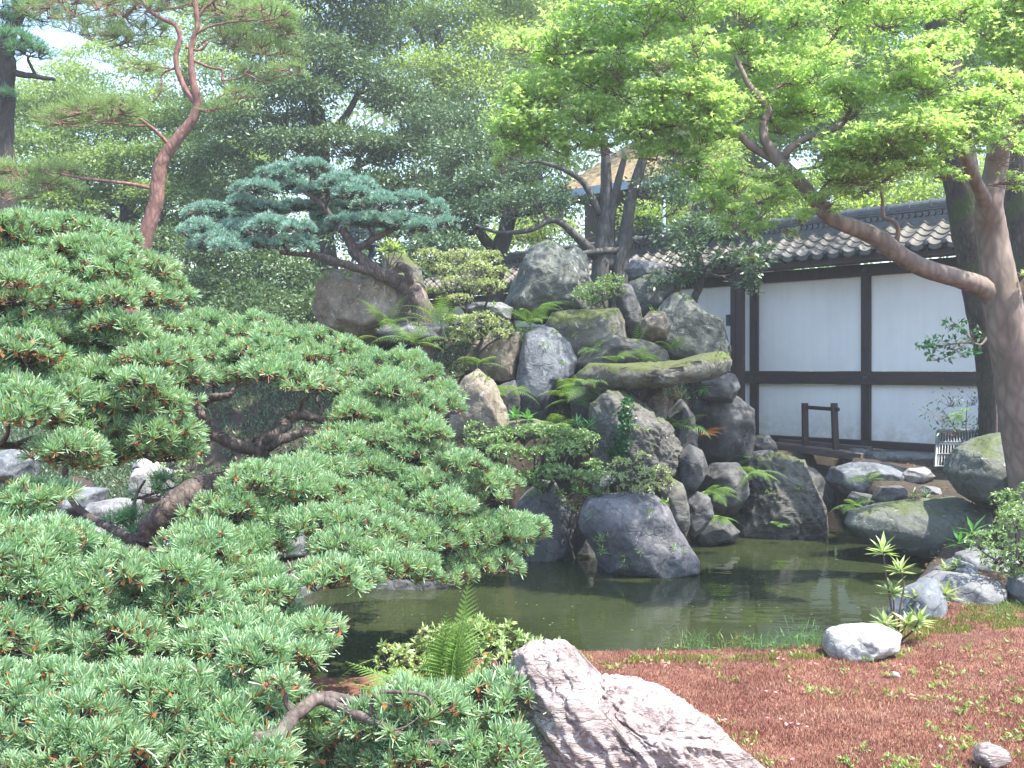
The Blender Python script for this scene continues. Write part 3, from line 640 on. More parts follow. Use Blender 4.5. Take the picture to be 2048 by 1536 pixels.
V, Fq = tiles(1); roof = mesh("roof", V, Fq, M['tile'], wall, smooth=False)
V, Fq = tiles(-1); mesh("rear_roof", V, Fq, M['tile'], wall)
mb = MB()
for c in range(int((T1 - T0) / .235)):
    t = T0 + c * .235 + .20
    p = W(t, OE - .01, ZE + .045); tube(mb, [p, p + WN * .03, p + WN * .036], [.037, .037, .025], 12)
    a = np.linspace(0, 1, 7)
    lip = [W(t + .035 + q * .165, OE + .004, ZE + .012 - .028 * math.sin(math.pi * q)) for q in a]; low = [p2 - np.array([0, 0, .035]) for p2 in lip]
    mb.add(lip + low, np.array([[j, j + 1, j + 8, j + 7] for j in range(6)]))
mb.build("eave_caps", M['tile_dark'], roof, smooth=False)
mb = MB()
wbox(mb, T0, T1, -.15, .15, 3.82, 3.885); wbox(mb, T0, T1, -.125, .125, 3.888, 3.918); wbox(mb, T0, T1, -.10, .10, 3.922, 4.005); wbox(mb, T0, T1, -.125, .125, 4.009, 4.033); wbox(mb, T0, T1, -.135, .135, 4.037, 4.060)
for c in range(int((T1 - T0) / .27)):        # scalloped course between the flat ones
    t = T0 + c * .27
    for q in (0.0, .09, .18):
        p = W(t + q + .045, .100, 3.965); tube(mb, [p, p + WN * .022], [.038, .034], 9)
for c in range(int((T1 - T0) / .30)):
    t = T0 + c * .30; p0, p1 = W(t, 0, 4.085), W(t + .255, 0, 4.085); p2 = W(t + .296, 0, 4.085)
    tube(mb, [p0, p1, p1 + WD * .002, p2], [.075, .075, .092, .092], 14)
mb.build("ridge", M['tile_dark'], roof, smooth=False)
# pair of propping posts in front of the wall
mb = MB(); wbox(mb, 1.70, 1.80, .46, .56, .40, 3.33); bevel(mb.build("prop_post", M['wood_dark'], wall))
mb = MB(); wbox(mb, 1.835, 1.93, .42, .52, .40, 3.33); bevel(mb.build("prop_post", M['wood_dark'], wall))
mb = MB(); wbox(mb, 1.932, 1.99, .43, .55, 2.55, 2.72); bevel(mb.build("bracket", M['iron'], wall))

# ------------------------------------------------------------------ sluice in front of the wall
def bar(mb, a, b, wd, ht, up=(0, 0, 1)):
    a = np.array(a, float); b = np.array(b, float); T = unit(b - a); s = unit(np.cross(T, np.array(up, float))); u = np.cross(s, T)
    mb.add([p + s * i * wd / 2 + u * j * ht / 2 for p in (a, b) for i in (-1, 1) for j in (-1, 1)], BOXF)
s0, s1 = P(1549, 891, 14.35), P(1732, 914, 13.0)
sl = empty("sluice_gate", (s0 + s1) / 2 - np.array([0, 0, .8]), "weathered timber sluice beam with an upright frame over the stream outlet", "sluice gate")
mb = MB(); bar(mb, s0, s1, .20, .10); bevel(mb.build("beam", M['wood_grey'], sl), .012)
def at_plane(px, py, back=0.0):
    """point of the sluice line seen at px"""
    u = (px - 1024) / F; a, b = s0, s1; t = (a[0] - u * a[1]) / (u * (b[1] - a[1]) - (b[0] - a[0])); d = a[1] + t * (b[1] - a[1]) + back
    return P(px, py, d)
for xa, xb in ((1609.5, 1611), (1668, 1671.5)):
    mb = MB(); bar(mb, at_plane(xb, 900), at_plane(xa, 806), .075, .085, (0, 1, 0)); bevel(mb.build("upright", M['wood_dark'], sl))
mb = MB(); bar(mb, at_plane(1605, 814, -.002), at_plane(1677, 819, -.002), .055, .05); bevel(mb.build("crossbar", M['wood_dark'], sl))
for px in (1575, 1700):
    mb = MB(); bar(mb, at_plane(px, 906, .06), at_plane(px, 975, .06), .10, .10, (0, 1, 0)); bevel(mb.build("support", M['wood_grey'], sl))
mb = MB(); bar(mb, at_plane(1585, 938, .16), at_plane(1700, 958, .16), .04, .26); bevel(mb.build("gate_board", M['wood_grey'], sl))
mb = MB(); bar(mb, at_plane(1560, 882, .45), at_plane(1740, 898, .45), .10, .06); bevel(mb.build("rear_beam", M['wood_grey'], sl))
rock([(1700,905),(1702,897),(1735,897),(1738,908),(1730,914),(1704,913)], 13.45, .14, 'st_grey', "small flat stone block resting at the beam's right end", seed=70, facets=3, sub=4, box=.4)
rock([(1735,925),(1738,903),(1800,905),(1888,908),(1892,930),(1800,935)], 13.0, .2, 'st_grey', "long pale footing stone under the sill of the wall", seed=71, facets=3, box=.35, rough=.04)

# lattice panel leaning on the wall
q = [P(1871, 934, 12.15), P(1968, 934, 11.4), P(1966, 862, 11.75), P(1876, 862, 12.45)]
lp = empty("lattice_panel", (q[0] + q[1]) / 2, "grey metal grille panel leaning against the wall left of the tree trunks", "grille panel")
mb = MB()
for a, b in ((0, 1), (1, 2), (2, 3), (3, 0)): bar(mb, q[a], q[b], .035, .03, (0, 1, 0.1))
mb.build("frame", M['steel'], lp)
mb = MB()
for k in np.linspace(.06, .94, 15): bar(mb, q[0] * (1 - k) + q[1] * k, q[3] * (1 - k) + q[2] * k, .008, .012, (0, 1, 0.1))
for k in (.36, .68): bar(mb, q[0] * (1 - k) + q[3] * k, q[1] * (1 - k) + q[2] * k, .012, .012, (0, 1, 0.1))
mb.build("bars", M['steel'], lp)
mb = MB(); e = (q[1] - q[0]) * .03; u = q[3] - q[0]; bk = np.array([.01, .03, 0])
mb.add([q[0] + e + u * .70 + bk, q[1] - e + u * .70 + bk, q[2] - e - u * .05 + bk, q[3] + e - u * .05 + bk], [[0, 1, 2, 3]]); mb.build("mesh_sheet", M['wood_grey'], lp)

# ------------------------------------------------------------------ old house behind the trees
HB = P(1105, 384, 24.5); HE = P(1420, 350, 21.6); HE[2] = HB[2]
hd = unit(HE - HB); hn = np.array([hd[1], -hd[0], 0]); hn = hn if hn[1] < 0 else -hn
L = np.linalg.norm(HE - HB)
def H(a, o, z): return HB + hd * a + hn * o + np.array([0, 0, z])
house = empty("old_house", H(L / 2, -2.5, -5.2), "old dark timber house with a mossy bark roof behind the grey stemmed tree", "house")
def hbox(mb, a0, a1, o0, o1, z0, z1): mb.add([H(a, o, z) for a in (a0, a1) for o in (o0, o1) for z in (z0, z1)], BOXF)
mb = MB(); top = 1.95
V = [H(0, 0, 0), H(L, 0, 0), H(L, -5, 0), H(0, -5, 0), H(1.7, -2.5, top), H(L - 1.7, -2.5, top)]
V += [v + np.array([0, 0, -.16]) for v in V[:4]]
mb.add(V, [np.array([[0,1,5,4],[2,3,4,5],[0,6,7,1],[1,7,8,2],[2,8,9,3],[3,9,6,0]]), np.array([[1,2,5],[3,0,4]])])
rf = mb.build("roof", M['bark_roof'], house)
mb = MB(); hbox(mb, 1.5, L - 1.5, -2.7, -2.3, top - .12, top + .18); mb.build("ridge", M['tile_dark'], rf)
mb = MB(); hbox(mb, .03, L - .03, .002, .05, -.20, -.02); mb.build("gutter", M['bluepipe'], rf)
mb = MB(); hbox(mb, .30, L - .30, -4.6, -.9, -5.3, -.10); mb.build("walls", M['wood_dark'], house)
for a in (.7, 1.6, 2.6, L - .7):
    mb = MB(); hbox(mb, a - .09, a + .09, -.89, -.72, -5.3, -.12); mb.build("post", M['bark_dark'], house)
pb = P(1328, 540, 17.0)
mb = MB(); tube(mb, [P(1328, 640, 17.0), P(1328, 398, 17.0)], .028, 10); tag(mb.build("utility_pole", M['bluepipe'], smooth=True, origin=P(1328, 640, 17.0)), "thin pale blue pole standing between the house and the wall roof", "pole")

# ------------------------------------------------------------------ iron garden lantern on its pedestal
ld = 13.6; lc = P(725, 548, ld)
ln = empty("garden_lantern", lc, "dark blue-grey iron lantern on curved legs behind the leaning pine", "lantern")
def LQ(r, ang, h): return lc + np.array([r * math.cos(ang), r * math.sin(ang), h])
for k in range(4):
    a = math.pi / 4 + k * math.pi / 2 + .3
    pts = spline([LQ(.34, a, 0), LQ(.30, a, .04), LQ(.20, a, .12), LQ(.15, a, .22), LQ(.21, a, .31), LQ(.17, a, .37)], [.035, .025, .028, .03, .03, .03], 5)
    mb = MB(); tube(mb, pts[:, :3], pts[:, 3], 8); mb.build("leg", M['iron'], ln, smooth=True)
mb = MB(); tube(mb, [lc + (0, 0, .36), lc + (0, 0, .375), lc + (0, 0, .40), lc + (0, 0, .41)], [.20, .235, .235, .2], 18); mb.build("base_plate", M['iron'], ln)
mb = MB()
for k in range(6):
    a = k * math.pi / 3; b = a + math.pi / 3
    for z in (.42, .58, .74): bar(mb, LQ(.165, a, z), LQ(.165, b, z), .018, .02)
    bar(mb, LQ(.165, a, .41), LQ(.165, a, .75), .022, .022, (0, 1, 0))
    for f in (.25, .5, .75): 
        p = LQ(.165, a, .41) * (1 - f) + LQ(.165, b, .41) * f; bar(mb, p, p + np.array([0, 0, .34]), .008, .008, (0, 1, 0))
mb.build("cage", M['iron'], ln)
mb = MB(); tube(mb, [lc + (0, 0, .75), lc + (0, 0, .77), lc + (0, 0, .83), lc + (0, 0, .93), lc + (0, 0, .95)], [.26, .27, .16, .06, .05], 6); mb.build("roof", M['iron'], ln)
mb = MB(); tube(mb, [lc + (0, 0, .95), lc + (0, 0, .98), lc + (0, 0, 1.02), lc + (0, 0, 1.07)], [.02, .045, .04, .006], 10); mb.build("finial", M['iron'], ln, smooth=True)
rock([(665,860),(680,553),(690,548),(760,548),(772,556),(790,860)], ld, .45, 'st_grey', "rough grey block carrying the iron lantern", name="pedestal", cat="pedestal", seed=72, facets=4, box=.4)
# small stone post at the water under the pine
a = P(590, 1215, 7.9); b = P(589, 1150, 7.9)
mb = MB(); tube(mb, [a, (a + b) / 2, b - (0, 0, .02), b], [.05, .048, .046, .036], 4, rough=.05); tag(mb.build("stone_post", M['st_white'], origin=a), "short pale grey post at the water edge under the near pine", "post")

# ------------------------------------------------------------------ generic trees and shrubs
def ell(rng, n, flat=1.0, shell=0.35):
    d = unit(rng.normal(size=(n, 3))); r = rng.random(n)[:, None] ** shell; return d * r
def pad_xyz(p):
    """pad = (px, py, rx_px, ry_px, d [, depth radius factor])"""
    px, py, rx, ry, d = p[:5]; k = p[5] if len(p) > 5 else 1.0
    s = d / F; return P(px, py, d), np.array([rx * s, rx * s * k, ry * s])
def crown_points(rng, pads, density, lump=0.22):
    """points gathered into twig clumps through each pad"""
    Pt, Dd = [], []
    for p in pads:
        c, r = pad_xyz(p); vol = r[0] * r[1] * r[2]; area = (r[0] * r[1] + 2 * r[0] * r[2])
        n = max(30, int(density * area)); nc = max(5, int(n / 42))
        cc = ell(rng, nc, shell=.28); cc[:, 2] = np.where(rng.random(nc) < .72, np.abs(cc[:, 2]), cc[:, 2])
        k = rng.integers(0, nc, n); sig = lump * (0.6 + rng.random(nc))[k][:, None]
        off = rng.normal(size=(n, 3)) * sig * np.array([1, 1, .75]); q = cc[k] * .95 + off
        Pt.append(c + q * r); Dd.append(unit(off / np.maximum(sig, 1e-3) * .7 + cc[k] * .5 + rng.normal(size=(n, 3)) * .5))
    return np.concatenate(Pt), np.concatenate(Dd)
def nearest_limb(nodes_, c):
    d = np.linalg.norm(nodes_[:, :3] - c, axis=1) + np.where(nodes_[:, 2] > c[2] + .1, 0.6, 0); k = int(np.argmin(d)); return nodes_[k]
def to_ground(pts, rs):
    """carry a trunk down into the soil"""
    g = float(ground_z(pts[0, 0], pts[0, 1])) - .12
    if pts[0, 2] <= g + .1: return pts, rs
    return np.vstack([[pts[0, 0] * 1.0, pts[0, 1], g], pts]), [rs[0] * 1.12] + list(rs)
def tree(name, label, cat, trunks, pads, leafmat, barkmat, size, density, seed=0, group=None, aspect=.45, limb=.05, star=False, extra=None, up=.5, droop=.15, dirz=-.1, rough=.12, lump=.17, twigr=.006):
    """trunks: list of lists of (px,py,d,r)"""
    rng = np.random.default_rng(seed + 1000)
    b = P(*trunks[0][0][:3]); e = empty(name, b, label, cat, group)
    mb = MB(); nd = []
    for ti, tr in enumerate(trunks):
        pts = np.array([P(*q[:3]) for q in tr]); rs = [q[3] for q in tr]
        if ti == 0: pts, rs = to_ground(pts, rs); e.location = [float(v) for v in pts[0]]
        s = spline(pts, rs, 7)
        if s.shape[1] == 3: s = np.hstack([s, np.linspace(rs[0], rs[-1], len(s))[:, None]])
        tube(mb, s[:, :3], s[:, 3], 12 if ti == 0 else 9, rough=rough, seed=seed); nd.append(s)
    nd = np.concatenate(nd); lb = mb; A, B = [], []
    order = sorted(pads, key=lambda p: np.linalg.norm(pad_xyz(p)[0] - nd[len(nd) // 2, :3]))
    for p in order:
        c, r = pad_xyz(p); c2 = c - np.array([0, 0, r[2] * .4]); q = nearest_limb(nd, c2); r0 = min(limb, q[3] * .8)
        m1 = q[:3] * .6 + c2 * .4 + rng.normal(size=3) * np.linalg.norm(c2 - q[:3]) * .10; m2 = q[:3] * .25 + c2 * .75 + rng.normal(size=3) * np.linalg.norm(c2 - q[:3]) * .08
        s = spline([q[:3], m1, m2, c2], [r0, r0 * .8, r0 * .6, r0 * .4], 5); tube(lb, s[:, :3], s[:, 3], 6, rough=rough)
        nd = np.vstack([nd, s[4:]])
        nt_ = 16
        ends = c + ell(rng, nt_) * r * .9; st = s[rng.integers(len(s) // 2, len(s), nt_), :3]
        mid = (st + ends) / 2 + rng.normal(size=(nt_, 3)) * .08 * r.mean(); mid[:, 2] -= .05 * r[2]
        A += [st, mid]; B += [mid, ends]
    twigs(lb, np.concatenate(A), np.concatenate(B), twigr * 1.3, twigr * .5)
    lb.build("trunk", M[barkmat], e, smooth=True)
    Pt, D = crown_points(rng, pads, density, lump); D = D + np.array([0, 0, dirz])
    lf = MB(); sz = size * (0.7 + .6 * rng.random(len(Pt)))
    if star: stars(lf, Pt, D, sz, rng)
    else: leaves(lf, Pt, D, sz, sz * aspect, droop, rng, up)
    lf.build("crown", M[leafmat], e)
    return e
def fill(poly, step, rx, ry, dfun, seed=0, holes=(), jit=.35, k=1.0):
    """jittered rows of pads inside an outline"""
    rng = np.random.default_rng(seed); a = np.array(poly); out = []
    y = a[:, 1].min(); row = 0
    while y <= a[:, 1].max():
        x = a[:, 0].min() + (row % 2) * step[0] / 2
        while x <= a[:, 0].max():
            X_, Y_ = x + rng.normal() * step[0] * jit * .6, y + rng.normal() * step[1] * jit * .6
            if in_poly(X_, Y_, poly) and not any(in_poly(X_, Y_, h) for h in holes):
                s = .75 + .5 * rng.random(); out.append((X_, Y_, rx * s, ry * s, dfun(X_, Y_) + rng.normal() * .12 * k, k))
            x += step[0]
        y += step[1]; row += 1
    return out

GT = "trees behind the garden"
LD = 1.0    # leaf density factor
# main dark evergreen
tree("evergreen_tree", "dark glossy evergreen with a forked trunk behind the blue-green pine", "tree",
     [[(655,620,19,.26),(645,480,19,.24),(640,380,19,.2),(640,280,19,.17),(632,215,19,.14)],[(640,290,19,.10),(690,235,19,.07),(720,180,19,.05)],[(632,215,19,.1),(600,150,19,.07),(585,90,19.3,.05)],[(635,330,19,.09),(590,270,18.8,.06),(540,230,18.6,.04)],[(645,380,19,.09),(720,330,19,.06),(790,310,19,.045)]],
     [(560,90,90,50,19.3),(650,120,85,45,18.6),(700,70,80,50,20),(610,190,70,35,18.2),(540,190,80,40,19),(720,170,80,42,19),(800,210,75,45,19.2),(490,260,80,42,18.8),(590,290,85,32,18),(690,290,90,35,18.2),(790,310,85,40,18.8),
      (430,330,75,40,19),(520,360,80,38,18.4),(740,380,90,38,18.5),(830,380,70,40,18.8),(450,430,80,45,19),(600,250,60,30,20.5),(850,290,60,50,19.8),(620,-40,120,60,19.5),(740,-20,120,60,20),(480,60,60,50,20),(600,-160,150,70,19.5),(770,-150,140,70,20),(690,-270,170,80,20)],  # topmost pads lie out of view, added for the shade they cast
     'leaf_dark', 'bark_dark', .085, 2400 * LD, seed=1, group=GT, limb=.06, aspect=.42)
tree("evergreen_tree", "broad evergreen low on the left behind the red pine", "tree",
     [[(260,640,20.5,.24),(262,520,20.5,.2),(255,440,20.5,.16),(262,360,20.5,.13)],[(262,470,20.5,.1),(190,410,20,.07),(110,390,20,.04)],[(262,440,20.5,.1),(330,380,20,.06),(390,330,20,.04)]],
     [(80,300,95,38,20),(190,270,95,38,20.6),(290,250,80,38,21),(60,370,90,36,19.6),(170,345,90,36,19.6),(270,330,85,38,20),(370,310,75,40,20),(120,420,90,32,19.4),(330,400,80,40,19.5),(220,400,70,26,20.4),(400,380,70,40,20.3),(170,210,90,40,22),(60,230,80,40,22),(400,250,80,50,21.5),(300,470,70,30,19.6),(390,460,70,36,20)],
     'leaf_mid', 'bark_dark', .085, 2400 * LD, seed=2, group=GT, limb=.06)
tree("tall_tree", "tall pale leaved tree reaching the top of the picture left of the maple", "tree",
     [[(905,640,27,.3),(900,450,27,.26),(890,300,27,.2),(880,180,27,.15),(875,60,27,.1)],[(880,200,27,.1),(850,90,26.5,.06),(820,40,26.5,.05)]],
     [(900,60,110,50,27),(800,50,90,40,27.5),(990,110,100,60,26.5),(870,150,90,45,26),(960,190,90,60,26),(880,250,80,60,26.2),(940,290,80,50,25.5),(1020,30,90,45,28),(760,110,60,40,28),(1000,280,80,60,26),(900,-60,150,70,27),(1020,-80,130,70,27)],
     'leaf_light', 'bark_dark', .10, 1500 * LD, seed=3, group=GT, limb=.07)
tree("tall_tree", "airy light green tree behind the bends of the red pine", "tree",
     [[(420,640,30,.3),(400,420,30,.24),(385,250,30,.2),(370,120,30,.14)],[(390,300,30,.1),(460,190,30,.07)]],
     [(440,150,80,50,29.5),(330,210,70,40,30),(470,230,70,45,29),(290,150,55,30,30),(420,60,100,40,30),(520,20,100,40,30),(250,240,70,35,31),(480,320,70,50,29),(150,160,80,30,31),(60,190,60,40,31),(200,110,60,26,31),(330,110,60,36,31),(20,260,60,40,30),(110,230,70,40,30)],
     'leaf_light', 'bark_dark', .105, 1000 * LD, seed=4, group=GT, limb=.06)
tree("evergreen_tree", "dark evergreen with slanting trunks left of the house, over the tiled wall", "tree",
     [[(985,640,17,.17),(995,520,17,.15),(1012,460,17,.14),(1025,400,17,.11)],[(1000,510,17,.1),(970,480,17,.09),(955,455,17,.07)],[(1020,430,17,.08),(960,370,17,.05)],[(1025,400,17,.08),(1060,340,17,.05)]],
     [(900,400,85,45,17.5),(990,370,80,42,16.8),(1060,350,80,45,17.2),(930,320,85,50,17.5),(1020,290,75,45,17.8),(880,460,80,35,17.2),(1080,410,75,40,16.5),(950,430,60,30,16.8),(890,250,80,50,18.5)],
     'leaf_cam', 'bark_dark', .075, 2300 * LD, seed=5, group=GT, limb=.05)
tree("tall_tree", "thin leaved tall tree against the sky directly above the house", "tree",
     [[(1080,640,30,.26),(1075,400,30,.22),(1060,250,30,.18),(1050,120,30,.12)]],
     [(1050,40,90,45,30),(1130,20,80,45,31),(1100,120,90,50,29.5),(1190,90,80,50,30),(1060,190,80,50,29),(1180,200,90,50,29),(1280,120,90,60,30),(1280,240,90,60,29),(1150,-70,150,60,30)],
     'leaf_mid', 'bark_dark', .10, 1300 * LD, seed=6, group=GT)
tree("green_maple", "rich green tree filling the gap behind the maple at the upper right", "tree",
     [[(1700,640,24,.3),(1690,400,24,.26),(1680,200,24,.2),(1670,50,24,.14)]],
     [(1400,60,110,60,25),(1520,50,120,60,24),(1660,40,120,60,23),(1790,40,110,60,23),(1560,160,110,60,24),(1700,140,110,60,23),(1840,150,100,60,23),(1460,180,110,60,25),(1390,260,90,60,25),(1480,300,100,60,24),(1620,270,110,60,23.5),(1750,250,110,60,23),(1880,260,90,60,23),(1960,120,100,70,22.5),(2050,60,100,70,22.5),(2040,240,90,70,22.5),(1700,-60,200,60,24),(1450,-60,180,60,25),(1950,-60,160,60,23)],
     'maple_back', 'bark_dark', .10, 1700 * LD, seed=7, group=GT)
tree("bright_tree", "sunlit yellow-green tree just over the ridge of the wall", "tree",
     [[(1560,700,21,.2),(1565,520,21,.16),(1570,430,21,.12)],[(1566,470,21,.08),(1500,410,21,.05)],[(1568,450,21,.08),(1650,380,20.5,.05)]],
     [(1440,390,80,50,21),(1540,400,90,45,20.6),(1650,380,90,45,20.4),(1760,360,90,45,20.2),(1860,350,80,45,20),(1960,360,80,50,20),(1380,460,60,50,21),(1420,320,70,50,22),(1500,470,70,40,20.8),(1620,445,80,40,20),(1710,430,80,40,19.8),(1800,415,80,40,19.6),(1890,405,80,44,19.4),(1970,410,70,44,19.2),(1550,460,70,40,20.2)],
     'leaf_light', 'bark_dark', .085, 1700 * LD, seed=8, group=GT)
tree("bright_tree", "yellow-green bush between the grey stems and the blue pole", "tree",
     [[(1300,640,19,.12),(1300,540,19,.1),(1300,470,19,.07)]],
     [(1290,450,60,50,19.2),(1345,440,50,55,19.5),(1100,455,60,35,19.5),(1040,470,60,30,19.6),(1320,520,60,40,19),(960,490,60,26,19.4)],
     'leaf_light', 'bark_dark', .075, 1700 * LD, seed=9, group=GT)
# low shrubs behind
GB = "dark bushes behind the rock hill"
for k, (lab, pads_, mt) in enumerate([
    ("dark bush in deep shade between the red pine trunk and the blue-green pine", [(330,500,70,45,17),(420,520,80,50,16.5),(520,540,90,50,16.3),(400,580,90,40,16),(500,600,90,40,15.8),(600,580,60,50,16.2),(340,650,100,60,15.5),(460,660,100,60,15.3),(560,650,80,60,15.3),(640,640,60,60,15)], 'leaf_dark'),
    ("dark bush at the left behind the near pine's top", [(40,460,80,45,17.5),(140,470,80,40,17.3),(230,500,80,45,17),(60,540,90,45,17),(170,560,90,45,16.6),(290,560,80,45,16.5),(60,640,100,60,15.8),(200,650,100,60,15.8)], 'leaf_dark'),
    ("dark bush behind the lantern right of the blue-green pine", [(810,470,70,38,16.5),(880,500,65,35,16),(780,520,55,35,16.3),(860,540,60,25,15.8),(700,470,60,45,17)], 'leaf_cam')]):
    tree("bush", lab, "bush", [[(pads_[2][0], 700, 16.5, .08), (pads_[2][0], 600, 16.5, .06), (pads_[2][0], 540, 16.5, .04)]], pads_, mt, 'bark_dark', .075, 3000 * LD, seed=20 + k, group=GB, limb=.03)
# distant wood closing the view
mb = MB(); rg = np.random.default_rng(5)
A = []
for k in range(170):
    az = rg.uniform(-.75, .75); d = rg.uniform(42, 60); r = rg.uniform(2.0, 3.6)
    hz = rg.uniform(.8, 12.5) if az < -.30 else rg.uniform(.8, 21.0)
    c = np.array([az * d, d, hz]); n = 1100
    A.append(c + ell(rg, n, shell=.3) * np.array([r * 1.2, r, r * .8]))
A = np.concatenate(A); D = rg.normal(size=A.shape); leaves(mb, A, D, .26, .14, .1, rg, .3)
tag(mb.build("wood", M['leaf_mid']), "far wood behind all the garden trees", kind="stuff")

# ------------------------------------------------------------------ tree with grey stems
gs = [[(1195,640,15.2,.17),(1200,560,15.2,.15),(1205,500,15.2,.13),(1212,420,15.2,.10),(1212,340,15.1,.08),(1208,270,15,.05)],
      [(1235,640,15.2,.15),(1240,540,15.2,.13),(1250,480,15.2,.11),(1262,400,15.1,.09),(1285,320,15,.075),(1300,265,15,.055)],
      [(1222,540,15.2,.09),(1220,450,15.2,.075),(1235,370,15.1,.06),(1250,310,15,.04)],
      [(1200,520,15.2,.09),(1160,480,15,.07),(1110,440,14.9,.05),(1060,460,14.8,.04),(1000,465,14.8,.03),(950,450,14.8,.02)],
      [(1200,430,15.2,.07),(1170,370,15.1,.05),(1130,340,15,.04),(1085,325,15,.03)],
      [(1245,500,15.2,.06),(1180,505,15,.05),(1120,520,14.8,.03)]]
tree("stemmed_tree", "evergreen with several bare grey stems standing on the rock hill before the house", "tree", gs,
     [(1080,395,55,30,14.8),(1130,400,50,24,15.2),(1010,410,55,30,14.8),(1040,310,50,30,15),(1190,240,70,26,15),(1300,250,60,35,15),(1310,380,50,45,15.2),(1350,330,50,50,15.6),(1290,470,35,35,15.4),(1360,400,50,50,15.4),(1380,480,55,45,15)],
     'leaf_cam', 'bark_grey', .065, 2100 * LD, seed=31, limb=.03)
tree("camellia", "small glossy leaved camellia over the sloping boulder, half hiding the wall roof", "shrub",
     [[(1385,625,13.2,.05),(1398,575,13.1,.05),(1402,540,13,.045),(1395,500,13,.035),(1380,460,13,.025)],[(1400,545,13,.03),(1440,520,12.9,.025),(1500,525,12.8,.016)],[(1396,510,13,.025),(1430,470,13,.016)]],
     [(1400,455,45,26,13),(1450,470,50,24,12.9),(1380,500,40,20,13),(1500,500,40,22,12.8),(1440,520,45,20,12.8),(1510,535,38,24,12.6),(1505,575,26,26,12.6),(1360,545,50,18,13),(1320,560,35,14,13.1),(1480,440,45,28,13.1),(1390,400,50,30,13.5)],
     'leaf_cam', 'bark_grey', .075, 1500 * LD, seed=32, limb=.014, lump=.25)

# ------------------------------------------------------------------ pine needle tufts
def tufts(mb, bud, C, D, R, nn, rng, wd=.0045, spread=.75, blunt=1.0):
    """brushes of needles: C centres, D axis, R length"""
    n = len(C); D = unit(D); k = np.repeat(np.arange(n), nn)
    d = D[k] + rng.normal(size=(n * nn, 3)) * spread; d = unit(d); back = (d * D[k]).sum(1) < -.1; d[back] = -d[back]
    L = (R if np.isscalar(R) else R[k]) * (.75 + .4 * rng.random(n * nn)); L = L[:, None]
    b = C[k] - D[k] * L * .35 * rng.random(n * nn)[:, None] + d * .006
    s = unit(np.cross(d, rng.normal(size=(n * nn, 3)))) * wd
    tip = b + d * L; midp = b + d * L * .6 + D[k] * L * .06
    V = np.stack([b - s * .6, b + s * .6, tip + s * .45 * blunt, tip - s * .45 * blunt], 1).reshape(-1, 3)
    mb.add(V, np.arange(n * nn)[:, None] * 4 + np.array([[0, 1, 2, 3]]))
    if bud is not None: 
        twigs(bud, C - D * .028, C + D * .012, .010, .005)
